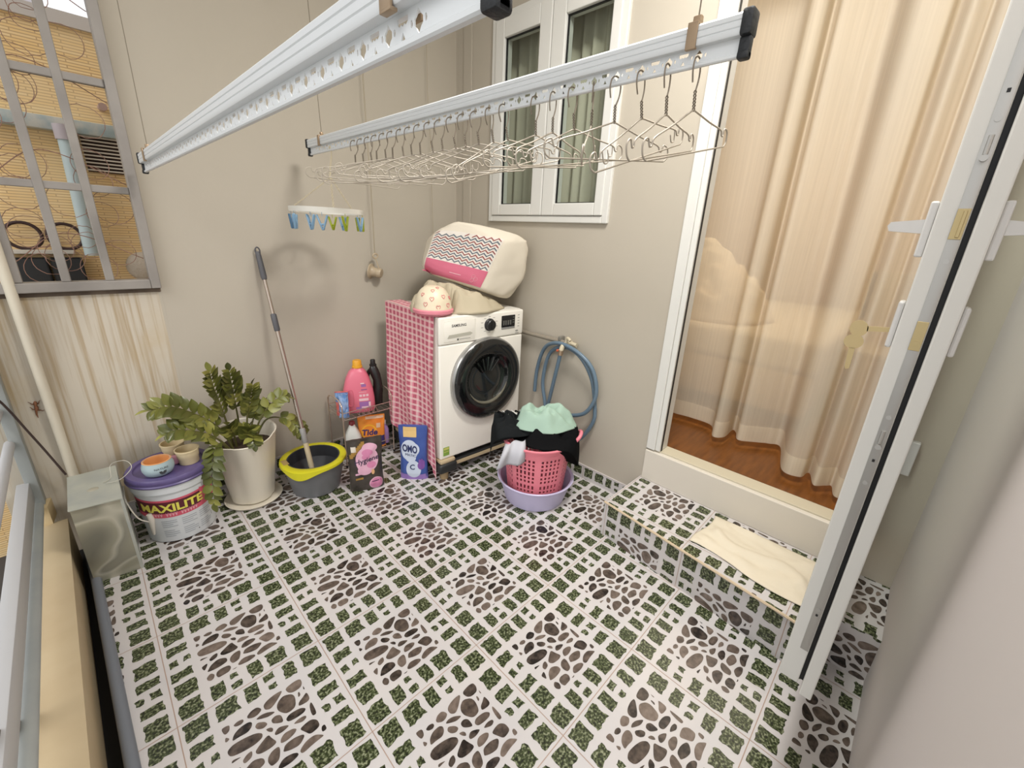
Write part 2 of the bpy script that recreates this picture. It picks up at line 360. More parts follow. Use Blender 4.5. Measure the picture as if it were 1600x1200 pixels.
# tiled step in front of the doorway
bm = B()
ST = [(1.250, -.765), (1.155, -1.60), (1.155, -1.69), (1.285, -1.69), (1.285, -1.825), (1.607, -1.825), (1.607, -.765)]
H = .19
prism(bm, [(x + (.002 if x < 1.3 else 0), y) for x, y in ST], xy(0.0005), H - .001, 0)
topf = lambda a, b, h: (a, -b, H + h)
tiled(bm, topf, [(1.25, .765), (1.155, 1.60), (1.155, 1.69), (1.607, 1.69), (1.607, .765)], 1.274, .772)
tiled(bm, topf, rect(1.285, 1.607, 1.69, 1.825), 1.274, .372)
dx = (1.155-1.25)/(1.60-.765)
tiled(bm, lambda a, b, h: (1.25 + dx*(a-.765) - h, -a, H - b), rect(.765, 1.60, 0, H), .78, 0)
tiled(bm, lambda a, b, h: (1.155 - h, -a, H - b), rect(1.60, 1.69, 0, H), .78, 0)
tiled(bm, lambda a, b, h: (1.285 - h, -a, H - b), rect(1.69, 1.825, 0, H), .78, -.06)
# bullnose edge
NOSE = M('step_nosing', 'c7b497', .45)
mats = tile_mats() + [NOSE]
tube(bm, [(1.250, -.765, H-.002), (1.155, -1.60, H-.002), (1.155, -1.69, H-.002)], .0055, 6, mi=4)
struct('trim_2', bm, mats)
# door sill
bm = B(); box(bm, 1.588, 1.72, -1.70, -.776, H, .362, 0, .004)
box(bm, 1.612, 1.70, -1.70, -.776, .362, .37, 1, .002)
struct('trim_3', bm, [SILLW, M('sill_strip', 'c9c0a8', .5)])
# bedroom behind
WOODF = M('brown_floorboards', '7c431c', 0.3)
n, l, b = nodes(WOODF); nt = WOODF.node_tree; tc = n['Texture Coordinate']
mp = n.new('ShaderNodeMapping'); mp.inputs['Scale'].default_value = (3, 22, 1); l.new(tc.outputs['Object'], mp.inputs[0])
n1 = n.new('ShaderNodeTexNoise'); n1.inputs['Scale'].default_value = 2.2; n1.inputs['Detail'].default_value = 6; l.new(mp.outputs[0], n1.inputs['Vector'])
r1 = n.new('ShaderNodeValToRGB'); r1.color_ramp.elements[0].color = lin('5b3313'); r1.color_ramp.elements[0].position = .2; r1.color_ramp.elements[1].color = lin('824f20'); r1.color_ramp.elements[1].position = .8
l.new(n1.outputs['Fac'], r1.inputs[0]); l.new(r1.outputs[0], b.inputs['Base Color'])
bm = B(); box(bm, 1.70, 5.4, -3.2, 1.9, .25, .37); struct('floor_bedroom', bm, WOODF)
RW = M('bedroom_paint', 'dcb994', .8)
bm = B(); box(bm, 5.4, 5.5, -3.2, 1.9, .25, 3.1); struct('wall_bedroom_far', bm, RW)
bm = B(); box(bm, 1.72, 5.5, 1.9, 2.0, .25, 3.1); struct('wall_bedroom_left', bm, RW)
bm = B(); box(bm, 1.72, 5.5, -3.3, -3.2, .25, 3.1); struct('wall_bedroom_right', bm, RW)
bm = B(); box(bm, 1.72, 1.80, -3.3, -1.93, .25, 3.1); box(bm, 1.72, 1.80, 1.0, 2.0, .25, 3.1); struct('wall_bedroom_near', bm, RW)
bm = B(); box(bm, 1.607, 5.5, -3.3, 2.0, 3.1, 3.2); struct('ceiling', bm, M('bedroom_ceiling', 'd8cbb4', .8))
bm = B(); box(bm, 3.0, 3.4, -1.1, -.7, 3.06, 3.1, 0, .02); o = obj('ceiling_lamp', bm, M('lamp_glass', 'f2e3c4', .4)); tag(o, 'square white ceiling lamp inside the bedroom above the curtain', 'lamp')

# window in the right wall: two fixed frames, panes
def frame_rect(bm, y0, y1, z0, z1, wd, x0, x1, mi=0, bev=.004):
    box(bm, x0, x1, y0, y0+wd, z0, z1, mi, bev); box(bm, x0, x1, y1-wd, y1, z0, z1, mi, bev)
    box(bm, x0, x1, y0+wd, y1-wd, z0, z0+wd, mi, bev); box(bm, x0, x1, y0+wd, y1-wd, z1-wd, z1, mi, bev)
bm = B(); frame_rect(bm, -.377, .523, 1.485, 2.57, .035, 1.590, 1.70)
win2 = struct('window_2', bm, PVC)
for y0, y1, gy0, gy1 in ((.070, .490, .152, .417), (-.343, .066, -.293, -.021)):
    bm = B()
    box(bm, 1.583, 1.65, y0, gy0, 1.522, 2.537, 0, .005); box(bm, 1.583, 1.65, gy1, y1, 1.522, 2.537, 0, .005)
    box(bm, 1.583, 1.65, gy0, gy1, 1.522, 1.585, 0, .005); box(bm, 1.583, 1.65, gy0, gy1, 2.447, 2.537, 0, .005)
    s_ = struct('sash', bm, PVC, parent=win2)
    bm = B(); frame_rect(bm, gy0-.001, gy1+.001, 1.584, 2.448, .006, 1.6, 1.612, bev=0); struct('gasket', bm, BLACK, parent=s_)
    bm = B(); box(bm, 1.603, 1.607, gy0+.002, gy1-.002, 1.588, 2.444); struct('pane', bm, GLASS, parent=s_)

# steel window grille in the back wall and the view behind
GRILLE = M('grey_steel', '969089', .45, var=(8, '87817b', .2))
bm = B()
box(bm, -.122, -.088, .845, .905, 1.105, 2.62, 0, .003); box(bm, -.95, -.1225, .845, .905, 1.105, 1.143, 0, .003)
box(bm, -.95, -.92, .845, .905, 1.143, 2.62, 0, .003); box(bm, -.92, -.122, .845, .905, 2.585, 2.62, 0, .003)
win1 = struct('window_1', bm, GRILLE)
for x in (-.25, -.379, -.51, -.64, -.77):
    bm = B(); box(bm, x-.014, x+.014, .858, .886, 1.143, 2.585, 0, .003); struct('bar', bm, GRILLE, parent=win1)
for z in (1.505, 1.89, 2.275):
    bm = B(); box(bm, -.92, -.122, .862, .89, z-.014, z+.014, 0, .003); struct('crossbar', bm, GRILLE, parent=win1)
bm = B(); rs = random.Random(5)
for k in range(96):
    x = rs.uniform(-.88, -.15); z = 1.19 + 1.38*((k*0.618) % 1); r_ = rs.uniform(.040, .066)
    tube(bm, [(x+r_*math.cos(a)*1.0, .905+.01*math.sin(3*a+k), z+r_*math.sin(a)*rs.uniform(.95, 1.05)) for a in [2*math.pi*i/22 for i in range(22)]], .0012, 5, closed=True)
for k in range(5):
    z = 1.25+.3*k
    tube(bm, smooth_path([(-.92, .91, z), (-.75, .905, z+.1), (-.55, .91, z-.05), (-.35, .905, z+.08), (-.122, .91, z-.02)], 10), .0018, 5)
struct('wire_scrollwork', bm, M('rusty_wire', '94705f', .6), parent=win1)
bm = B(); box(bm, -.95, -.09, .875, 1.0, 1.085, 1.106, 0, .003); struct('trim_4', bm, M('stained_ledge', '77685a', .9, var=(9, '4a4038', .2)))

BRICK = M('orange_brick', 'e0a04a', .85); n, l, b = nodes(BRICK); nt = BRICK.node_tree; tc = n['Texture Coordinate']
mp = n.new('ShaderNodeMapping'); mp.inputs['Rotation'].default_value = (math.radians(90), 0, 0); l.new(tc.outputs['Object'], mp.inputs[0])
bt = n.new('ShaderNodeTexBrick'); bt.inputs['Scale'].default_value = 1; bt.inputs['Brick Width'].default_value = .17; bt.inputs['Row Height'].default_value = .0135; bt.inputs['Mortar Size'].default_value = .0024; bt.inputs['Bias'].default_value = 0
bt.inputs['Color1'].default_value = lin('fbdca4'); bt.inputs['Color2'].default_value = lin('f6cd82'); bt.inputs['Mortar'].default_value = lin('bd8f5c')
l.new(mp.outputs[0], bt.inputs['Vector'])
n1 = n.new('ShaderNodeTexNoise'); n1.inputs['Scale'].default_value = 4; n1.inputs['Detail'].default_value = 4; l.new(tc.outputs['Object'], n1.inputs['Vector'])
l.new(mixn(nt, mathn(nt, 'MULTIPLY', n1.outputs['Fac'], .8), bt.outputs['Color'], lin('f3dcb0')), b.inputs['Base Color'])
bm = B(); box(bm, -1.05, .9, 1.8, 1.95, -.5, 2.29); struct('wall_outside', bm, BRICK)
bm = B(); box(bm, -1.05, .9, 1.78, 1.97, 2.29, 2.35); struct('trim_5', bm, M('coping', 'c8c0b8', .8))
bm = B(); box(bm, -3.0, 1.6, 1.0, 1.8, -.6, -.5); box(bm, -3.0, -.62, -3, 1.0, -.7, -.6); struct('ground', bm, M('dark_ground', '4a4643', .9))

# door leaf standing open along the front wall, lock edge towards the camera
bm = B(); X0 = .735
for xa, xb, za, zb_ in ((X0, X0+.095, .362, 2.62), (1.505, 1.60, .362, 2.62), (X0+.095, 1.505, .362, .47), (X0+.095, 1.505, 2.52, 2.62)): box(bm, xa, xb, -1.655, -1.612, za, zb_, 0, .003)   # room side profile
for xa, xb, za, zb_ in ((X0-.006, X0+.09, .34, 2.64), (1.51, 1.60, .34, 2.64), (X0+.09, 1.51, .34, .465), (X0+.09, 1.51, 2.525, 2.64)): box(bm, xa, xb, -1.690, -1.664, za, zb_, 0, .003)   # overlap flange
for xa, xb, za, zb_ in ((X0+.012, X0+.08, .37, 2.61), (1.52, 1.59, .37, 2.61), (X0+.08, 1.52, .37, .45), (X0+.08, 1.52, 2.53, 2.61)): box(bm, xa, xb, -1.665, -1.654, za, zb_, 1)      # rubber seal
door = struct('door_1', bm, [PVC, BLACK])
bm = B(); box(bm, X0+.094, 1.506, -1.648, -1.642, .468, 2.522); struct('pane', bm, GLASS, parent=door)
STEEL = M('galvanised_faceplate', 'b9b8b4', .42, metal=.8)
bm = B(); box(bm, X0-.0016, X0+.002, -1.6535, -1.637, .47, 2.6, 0, .0005)
for z in (1.62, 1.40, 1.10, .95, .6): 
    tube(bm, [(X0-.0028, -1.6453, z), (X0, -1.6453, z)], .0045, 12)
for z in (1.563, 1.036):
    tube(bm, [(X0-.010, -1.6453, z), (X0, -1.6453, z)], .0052, 14); tube(bm, [(X0-.0022, -1.6453, z+.006), (X0-.0022, -1.6453, z+.034)], .0035, 8)
fp = struct('faceplate', bm, STEEL, parent=door, smooth=30); fp['label'] = 'long galvanised lock faceplate'
BRASSY = M('brass_latch', 'b9a77c', .3, metal=.8)
bm = B(); box(bm, X0-.003, X0+.002, -1.6535, -1.637, 1.437, 1.487, 0, .0006); box(bm, X0-.007, X0, -1.650, -1.645, 1.440, 1.484, 0, .001); x_ = struct('latch_plate', bm, BRASSY, parent=door); x_['label'] = 'brass latch plate'
bm = B(); box(bm, X0-.003, X0+.002, -1.6535, -1.637, 1.238, 1.293, 0, .0006); tube(bm, [(X0-.0045, -1.6453, 1.252), (X0, -1.6453, 1.252)], .0045, 12); struct('deadbolt_plate', bm, BRASSY, parent=door)
bm = B()
for z in (1.656, 1.0, .58): box(bm, X0-.0022, X0, -1.648, -1.6435, z, z+.006, 0)
struct('strike_hole', bm, BLACK, parent=door)
HANDLE = M('white_handle', 'd4d3d0', .3)
for s, yf in ((1, -1.612), (-1, -1.690)):
    bm = B(); y0, y1 = sorted((yf, yf + s*.012))
    box(bm, X0+.005, X0+.04, y0, y1, 1.405, 1.50, 0, .003); struct('handle_plate', bm, HANDLE, parent=door)
    bm = B(); ya = yf + s*.012; yb = yf + s*.058
    prism(bm, [(ya, 1.446), (ya, 1.470), (yb, 1.465), (yb+s*.004, 1.458), (yb, 1.449)], lambda a, c, h: (X0+.010+h, a, c), .018); struct('lever', bm, HANDLE, parent=door)
    bm = B(); y0, y1 = sorted((yf, yf + s*.010))
    box(bm, X0+.005, X0+.04, y0, y1, 1.235, 1.325, 0, .004); struct('lock_plate', bm, HANDLE, parent=door)
# frame jambs of the doorway
bm = B()
box(bm, 1.592, 1.70, -.823, -.775, .37, 2.66, 0, .004); box(bm, 1.60, 1.69, -.848, -.823, .37, 2.66, 0, .003); box(bm, 1.612, 1.626, -.8505, -.848, .37, 2.66, 1)
box(bm, 1.612, 1.70, -1.70, -1.66, .37, 2.66, 0, .004); box(bm, 1.612, 1.70, -1.66, -.848, 2.61, 2.66, 0, .004)
struct('trim_7', bm, [PVC, BLACK])
bm = B(); box(bm, 1.585, 1.612, -1.755, -1.705, .66, .79, 0, .003); tube(bm, [(1.585, -1.70, .655), (1.585, -1.70, .80)], .009, 12); struct('hinge', bm, HANDLE, parent=door)

# ledge, gap pipe and black gap shade along the open left side
def skew(y): return -.0385*(y-.46)
bm = B(); prism(bm, [(-.585, .8), (-.545, -1.0), (-.66, -1.0), (-.69, .8)], xy(-.13), .27); struct('trim_6', bm, M('beige_ledge', 'c2b08f', .7, var=(6, 'b5a180', .25)), 0)
bm = B(); prism(bm, [(-.60, .88), (-.548, .88), (-.452, -1.8), (-.56, -1.8)], xy(-.14), .06); struct('trim_8', bm, M('gap_shade_black', '161413', .8))  # black box standing in for the shade down in the gap
bm = B(); tube(bm, [(-.558, .86, .012), (-.535+.001, .46, .012), (-.493, -.62, .012), (-.452, -1.7, .012)], .016, 12); o = obj('floor_pipe', bm, M('blue_grey_pipe', '6f747c', .4)); tag(o, 'blue grey pipe lying along the floor edge beside the ledge', 'pipe')

# ================================================================== THINGS
ALU = M('white_aluminium', 'd9dcdd', .4)
ENDCAP = M('black_end_cap', '1d2023', .55, bump=(90, .3))
CLIPM = M('tan_clip', 'a08a70', .4, metal=.4)
def oval(cx, cy, rx, ry, n=12): return ell(cx, cy, rx, ry, n)
def holes(y, s):
    """one repeat of the punched pattern, s = pitch/0.055 ; coordinates along the rail and height above the web's foot"""
    H = []
    d = [(0, .0225), (.0040, .0172), (.0073, .0147), (.0073, .0097), (.0040, .0072), (0, .0020)]
    H.append([(y+a, b) for a, b in d] + [(y-a, b) for a, b in d[-2:0:-1]])
    H.append(oval(y-.0120*s, .0122, .0019, .0034, 8)); H.append(oval(y+.0120*s, .0122, .0019, .0034, 8))
    c = y + .0275*s
    H.append([(c-.0095, .0215), (c+.0095, .0215), (c+.0095, .0170), (c+.0055, .0142), (c+.0030, .0162), (c, .0140), (c-.0030, .0162), (c-.0055, .0142), (c-.0095, .0170)][::-1])
    H.append([(c-.0044, .0020), (c+.0044, .0020), (c, .0095)])
    return H
def web_mesh(y0, y1, first, pitch, h=.0262, t=.0016):
    cu = bpy.data.curves.new('web', 'CURVE'); cu.dimensions = '2D'; cu.fill_mode = 'BOTH'; cu.extrude = t/2
    def add(poly):
        sp = cu.splines.new('POLY'); sp.points.add(len(poly)-1)
        for p, (a, b) in zip(sp.points, poly): p.co = (a, b, 0, 1)
        sp.use_cyclic_u = True
    add([(y0, 0), (y1, 0), (y1, h), (y0, h)])
    y = first
    while y < y1 - pitch*.9:
        for q in holes(y, pitch/.055): add(q)
        y += pitch
    o = bpy.data.objects.new('web', cu); COL.objects.link(o); me = bpy.data.meshes.new_from_object(o.evaluated_get(bpy.context.evaluated_depsgraph_get()))
    bpy.data.objects.remove(o); bpy.data.curves.remove(cu); return me
def rail(x, zb, y0, y1, first, pitch, label, clips):
    """drying rail along y: ribbed box on top, punched web below, bead at the foot; zb is the foot height"""
    t = empty('drying_rail', (x, (y0+y1)/2, zb), label, 'drying rail', 'ceiling drying rails')
    bm = B()
    prof = [(-.013, .032), (-.0145, .034), (-.0145, .042), (-.013, .0435), (-.0145, .045), (-.0145, .053), (-.013, .0545), (-.0145, .056), (-.0145, .063), (-.011, .067), (.011, .067), (.0145, .063), (.0145, .036), (.011, .032)]
    prism(bm, prof, lambda a, b, h: (x+a, y0+h, zb+b), y1-y0)
    prism(bm, [(-.003, 0), (-.005, .002), (-.005, .006), (-.003, .008), (.003, .008), (.005, .006), (.005, .002), (.003, 0)], lambda a, b, h: (x+a, y0+h, zb+b), y1-y0)
    obj('channel', bm, ALU, t, 40)
    me = web_mesh(y0, y1, first, pitch); bm = B(); bm.from_mesh(me); bpy.data.meshes.remove(me)
    for v in bm.verts: v.co = Vector((x+v.co.z, v.co.x, zb+.0065+v.co.y))
    obj('punched_web', bm, ALU, t, 30)
    for ye, s in ((y0, -1), (y1, 1)):
        bm = B(); a, b = sorted((ye, ye+s*.016)); a2, b2 = sorted((ye-s*.004, ye+s*.016))
        box(bm, x-.0175, x+.0175, a2, b2, zb+.030, zb+.0705, 0, .005); box(bm, x-.008, x+.008, a2, b2, zb-.003, zb+.031, 0, .003)
        box(bm, x-.010, x+.010, a2, b2, zb-.004, zb+.010, 0, .004)
        c_ = obj('end_cap', bm, ENDCAP, t, 40); c_['label'] = 'black plastic end cap'
    for yc in clips:
        bm = B(); box(bm, x-.0185, x+.0185, yc-.010, yc+.010, zb+.0675, zb+.071, 0, .001)
        box(bm, x-.0185, x-.0150, yc-.010, yc+.010, zb+.029, zb+.0685, 0, .001); box(bm, x+.0150, x+.0185, yc-.010, yc+.010, zb+.029, zb+.0685, 0, .001)
        box(bm, x-.0185, x-.010, yc-.010, yc+.010, zb+.027, zb+.0305, 0, .001)
        box(bm, x-.006, x+.006, yc-.008, yc+.008, zb+.071, zb+.085, 0, .002)
        obj('hanging_clip', bm, CLIPM, t, 40)
    return t
rail(-.07, 1.574, -1.335, .72, -1.235, .055, 'white punched drying rail running over the plant end, empty and nearest the barred window', (-1.205, .55))
rail(.575, 1.730, -1.285, .70, -1.207, .060, 'white punched drying rail carrying the row of wire hangers, ending before the doorway', (-1.195, .555))
WIRE = M('thin_wire', '7d7464', .5, metal=.3)
CORD = M('beige_cord', 'a3977f', .8)
def cord(name, pts, r, label, mat=WIRE, cat='cord', group=None):
    bm = B(); tube(bm, pts, r, 6); o = obj(name, bm, mat); return tag(o, label, cat, group)
cord('suspension_wire', [(-.07, .55, 1.658), (-.055, .60, 3.0)], .0015, 'thin wire holding up the far end of the empty rail, beside the barred window', group='rail suspension wires')
cord('suspension_wire', [(-.07, -1.205, 1.658), (-.07, -1.2, 3.0)], .0015, 'thin wire above the black end cap of the empty rail', group='rail suspension wires')
cord('suspension_wire', [(.575, .555, 1.814), (.56, .555, 3.0)], .0015, 'thin wire holding up the far end of the hanger rail, above the peg ring', group='rail suspension wires')
cord('suspension_wire', [(.575, -1.195, 1.814), (.575, -1.195, 3.0)], .0015, 'thin wire at the doorway end of the hanger rail', group='rail suspension wires')
cord('pull_cord', [(1.36, .845, 3.0), (1.36, .845, 2.2), (1.375, .845, 1.95), (1.385, .845, 1.33)], .0014, 'thin beige cord hanging down near the wall corner behind the bags', CORD)
# pulley handle on its doubled cord
t = empty('cord_handle', (.945, .83, 1.10), 'round beige plastic cord handle hanging on a doubled cord on the back wall', 'cord handle')
bm = B(); tube(bm, smooth_path([(.937, .83, 3.0), (.937, .83, 2.1), (.944, .83, 1.6), (.945, .83, 1.262)], 4), .0012, 6); tube(bm, smooth_path([(.943, .833, 3.0), (.944, .833, 2.1), (.951, .833, 1.6), (.948, .83, 1.262)], 4), .0012, 6); obj('cord', bm, CORD, t)
BEIGE = M('beige_plastic', 'b3a288', .35)
bm = B(); tube(bm, [(.945+.016*math.cos(a), .822, 1.247+.016*math.sin(a)*.8) for a in [2*math.pi*i/20 for i in range(20)]], .005, 8, closed=True); tube(bm, [(.944, .822, 1.235), (.953, .815, 1.20), (.958, .81, 1.17)], .0035, 8); obj('ring', bm, BEIGE, t)
bm = B()
lathe(bm, [(0, 0), (.040, 0), (.047, .004), (.047, .010), (.038, .014), (.031, .020), (.026, .045), (.0285, .050), (.030, .056), (.0295, .070), (.025, .076), (.0, .077)], (0, 0, 0), 36, mat=Matrix.Translation((.925, .866, 1.155)) @ Vector((.62, -.75, -.15)).to_track_quat('Z', 'Y').to_matrix().to_4x4())
obj('bell_grip', bm, BEIGE, t, 40)

# ---- wire hangers on the second rail
HW = M('white_coated_wire', 'aaa193', .4, metal=.15)
def hanger_meshes(k):
    rnd = random.Random(k); hs = .195 + rnd.uniform(-.01, .01); dz = .062
    bm = B()
    R_ = .0019
    right = [(0, 0, -.080), (.015, 0, -.083), (hs*.45, 0, -.104), (hs*.78, 0, -.120), (hs*.83, 0, -.132), (hs*.875, 0, -.133), (hs*.90, 0, -.120), (hs*.965, 0, -.122), (hs, 0, -.131), (hs*.99, 0, -.147), (hs*.93, 0, -.156)]
    left = [(-x, y, z) for x, y, z in right]
    path = smooth_path(right, 4) + smooth_path(left[::-1], 4)
    tube(bm, path, R_, 6, closed=False)
    if k % 3 == 0:   # little inner loops
        tube(bm, smooth_path([(hs*.78, 0, -.120), (hs*.76, 0, -.143), (hs*.69, 0, -.144), (hs*.67, 0, -.128)], 5), R_*.8, 6)
        tube(bm, smooth_path([(-hs*.78, 0, -.120), (-hs*.76, 0, -.143), (-hs*.69, 0, -.144), (-hs*.67, 0, -.128)], 5), R_*.8, 6)
    f = bpy.data.meshes.new('frame'); bm.to_mesh(f); bm.free()
    bm = B()
    hook = [(-.016, 0, -.034), (-.019, 0, -.014), (-.014, 0, .002), (-.002, 0, .0075), (.011, 0, .002), (.0145, 0, -.012), (.011, 0, -.030), (.001, 0, -.048)]
    tube(bm, smooth_path(hook, 5), .0017, 6)
    for ph in (0, math.pi):
        tube(bm, [(.0022*math.cos(ph+i*.9), .0022*math.sin(ph+i*.9), -.046-.036*i/22) for i in range(23)], .0014, 5)
    h = bpy.data.meshes.new('hook'); bm.to_mesh(h); bm.free()
    f.materials.append(HW); h.materials.append(M('hook_wire', '83796b', .35, metal=.4)); f.shade_smooth(); h.shade_smooth()
    return f, h
VAR = [hanger_meshes(k) for k in (0, 1, 2)]
HY = [.233, .173, .113, .053, -.007, -.067, -.127, -.187, -.247, -.307, -.367, -.427, -.487, -.547, -.607, -.667, -.787, -.847, -.907, -.967, -1.027, -1.087, -1.147, -1.207]
ORD = 'first second third fourth fifth sixth seventh eighth ninth tenth eleventh twelfth'.split()
rnd = random.Random(21); NH = len(HY)
for i, y in enumerate(HY):
    near = NH - 1 - i
    lab = ('wire hanger on the second rail, %s from the black cap at the doorway end' % ORD[near]) if near < 12 else ('wire hanger on the second rail, %s from the far end by the peg ring' % ORD[i])
    o = bpy.data.objects.new('wire_hanger', None); COL.objects.link(o); o.empty_display_size = .05
    tag(o, lab, 'hanger', 'wire hangers on the second rail')
    o.location = (.575, y, 1.741)
    tilt = rnd.uniform(.10, .30) if i > 8 else rnd.uniform(-.05, .16)
    yaw = rnd.uniform(-.22, .22) if i > 15 else rnd.uniform(-.45, .12)
    if i == 19: yaw = .55
    if i in (13, 10): yaw = -.8
    o.rotation_euler = (rnd.uniform(-.05, .05), -tilt, yaw)
    for nm, me in zip(('frame', 'hook'), VAR[i % 3]):
        c = bpy.data.objects.new(nm, me); COL.objects.link(c); c.parent = o

# ---- ring of pegs hanging at the far end of the hanger rail
px_, py_, pz_ = .545, .50, 1.474
t = empty('peg_ring_hanger', (px_, py_, pz_), 'round white drying hanger with blue and green pegs below the far rail end', 'peg hanger')
bm = B(); Rr = .158
def ringpt(a, r=Rr, dz=0): return (px_+r*math.cos(a), py_+r*math.sin(a), pz_+dz-.03*math.cos(a)*0)
lathe(bm, [(Rr-.004, -.011), (Rr+.004, -.011), (Rr+.006, .011), (Rr-.002, .011), (Rr-.004, -.011)], (px_, py_, pz_), 48)
for a in (0.3, 2.4, 4.5): tube(bm, [ringpt(a, Rr-.002, .004), (px_, py_, pz_+.006)], .004, 6)
obj('ring', bm, M('white_plastic', 'dcd9cf', .4), t, 40)
bm = B(); top = (.575, .47, 1.735)
for a in (0.3, 2.4, 4.5):
    P0 = Vector(ringpt(a, Rr-.002, .01)); P1 = Vector((.566, .477, 1.62)); N = 20
    for i in range(N):
        c = P0.lerp(P1, (i+.5)/N); d = (P1-P0)/N*.62; s = Vector((.0035, 0, 0)) if i % 2 else Vector((0, .0035, 0))
        tube(bm, [c-d+0*s, c-d*.4+s, c+d*.4+s, c+d, c+d*.4-s, c-d*.4-s], .0011, 5, closed=True)
tube(bm, smooth_path([(.566, .477, 1.62), (.568, .476, 1.66), (.575, .472, 1.70), (.575, .466, 1.738), (.572, .474, 1.748), (.575, .484, 1.738)], 5), .0028, 6)
tube(bm, [(.566, .477, 1.612), (.566, .477, 1.632)], .007, 8)
obj('chain', bm, M('cream_plastic', 'd5c9ab', .45), t, 40)
PBLUE = M('blue_peg', '7d9fba', .4); PGREEN = M('green_peg', '94a01d', .4); PDARK = M('dark_blue_peg', '4f728f', .4)
cols = [PBLUE, PBLUE, PBLUE, PGREEN, PBLUE, PGREEN, PGREEN, PBLUE, PGREEN, PBLUE, PBLUE, PDARK]
for k in range(12):
    a = math.pi*1.03 + k*2*math.pi/12 + .12*math.sin(k*2.1)
    P = Vector(ringpt(a, Rr-.001, -.012)); fac = a + rnd.uniform(-.6, .6) + math.pi/2; mm = Matrix.Translation(P) @ Matrix.Rotation(fac, 4, 'Z')
    bm = B(); tube(bm, [mm @ Vector((0, 0, .004)), mm @ Vector((0, 0, -.016))], .0012, 5)
    for s in (-1, 1):
        m2 = mm @ Matrix.Translation((s*.012, 0, -.042)) @ Matrix.Rotation(s*.33, 4, 'Y')
        box(bm, -.0035, .0035, -.0055, .0055, -.034, .034, 0, .002, 1, m2)
    tube(bm, [mm @ Vector((-.010, 0, -.050)), mm @ Vector((.010, 0, -.050))], .004, 8)
    obj('peg', bm, cols[k], t, 40, label=('green peg' if cols[k] is PGREEN else 'blue peg'))

# ---- washing machine on its stand
th = -.065; MX = Matrix.Translation((.917, .14, .145)) @ Matrix.Rotation(th, 4, 'Z')      # front left foot corner, +x along the front, +y back
Wm, Dm, Hm = .60, .56, .84
def mp_(x, y, z): return MX @ Vector((x, y, z))
t = empty('washing_machine', tuple(mp_(.3, .28, 0)), 'white front loading washing machine with black round door in the wall corner', 'washing machine')
MWH = M('machine_enamel', 'eeeae0', .3)
bm = B(); box(bm, 0, Wm, .02, Dm, 0, Hm, 0, .008, 2, MX); obj('cabinet', bm, MWH, t, 40)
bm = B(); box(bm, .001, Wm-.001, -.004, .022, .0, Hm-.155, 0, .010, 3, MX); obj('front_panel', bm, MWH, t, 40)
bm = B(); box(bm, .001, Wm-.001, -.006, .022, Hm-.153, Hm-.002, 0, .010, 3, MX); cp = obj('control_panel', bm, MWH, t, 40)
bm = B(); box(bm, .03, .235, -.0085, -.004, Hm-.137, Hm-.025, 0, .004, 2, MX); obj('detergent_drawer', bm, MWH, t, 40)
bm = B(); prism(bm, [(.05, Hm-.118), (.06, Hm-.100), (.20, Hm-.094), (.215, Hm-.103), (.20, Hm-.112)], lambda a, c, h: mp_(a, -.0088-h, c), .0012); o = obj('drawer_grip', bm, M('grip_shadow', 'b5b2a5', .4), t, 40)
mf = lambda y: (lambda a, c, h: mp_(a, y-h, c))
DARKT = M('dark_print', '4b4b4b', .5)
bm = B(); text(bm, 'SAMSUNG', .021, lambda a, c, h: mp_(.125+a, -.0088-h, Hm-.052+c), bold=.02); obj('maker_lettering', bm, DARKT, t, 0, label='dark maker lettering'); bm = B(); flat(lambda a, c, h: mp_(a, -.0088-h, c), rect(.112, .122, Hm-.134, Hm-.124), bm); flat(lambda a, c, h: mp_(a, -.0088-h, c), rect(.126, .20, Hm-.130, Hm-.128), bm); obj('drawer_print', bm, DARKT, t, 0)
bm = B(); mm = MX @ Matrix.Translation((.335, -.006, Hm-.070)) @ Matrix.Rotation(math.pi/2, 4, 'X')
lathe(bm, [(.036, 0), (.036, .006), (.031, .010), (.030, .024), (.027, .027), (0, .027)], (0, 0, 0), 36, mat=mm); box(bm, -.004, .004, -.026, .026, .026, .031, 0, .002, 2, mm); obj('program_knob', bm, M('knob_black', '1b1b1c', .35), t, 40, label='black program knob')
bm = B(); box(bm, .425, .530, -.0085, -.004, Hm-.098, Hm-.028, 0, .003, 2, MX); dsp = obj('display', bm, M('display_black', '17181a', .15), t, 40, label='black display')
bm = B(); 
for k, (a, c) in enumerate(((.436, -.085), (.452, -.085), (.470, -.085), (.488, -.085))): flat(mf(-.0086), rect(a, a+.011, Hm+c, Hm+c+.028), bm)
for c in (-.045, -.06, -.075): flat(mf(-.0086), rect(.510, .522, Hm+c, Hm+c+.006), bm)
obj('segments', bm, M('display_grey', '5d5d58', .4), dsp, 0)
bm = B(); box(bm, .425, .530, -.0095, -.004, Hm-.108, Hm-.099, 0, .002, 2, MX); obj('button_bar', bm, M('chrome_grey', 'aeb0b0', .25, metal=.6), t, 40)
bm = B()
for k in range(5): flat(mf(-.0062), rect(.552, .566, Hm-.030-.017*k, Hm-.034-.017*k), bm)
obj('button_print', bm, M('grey_print', '9d9b94', .5), t, 0)
for k in range(10):
    a = math.pi*(.5+2*k/10); bm = B(); flat(mf(-.0062), rect(.335+.055*math.cos(a)-.008, .335+.055*math.cos(a)+.008, Hm-.070+.045*math.sin(a), Hm-.070+.045*math.sin(a)+.003), bm); obj('scale_mark', bm, MATS['grey_print'], t, 0)
bm = B(); flat(mf(-.0062), rect(.535, .565, Hm-.144, Hm-.139), bm); flat(mf(-.0062), ell(.548, Hm-.128, .012, .006), bm)
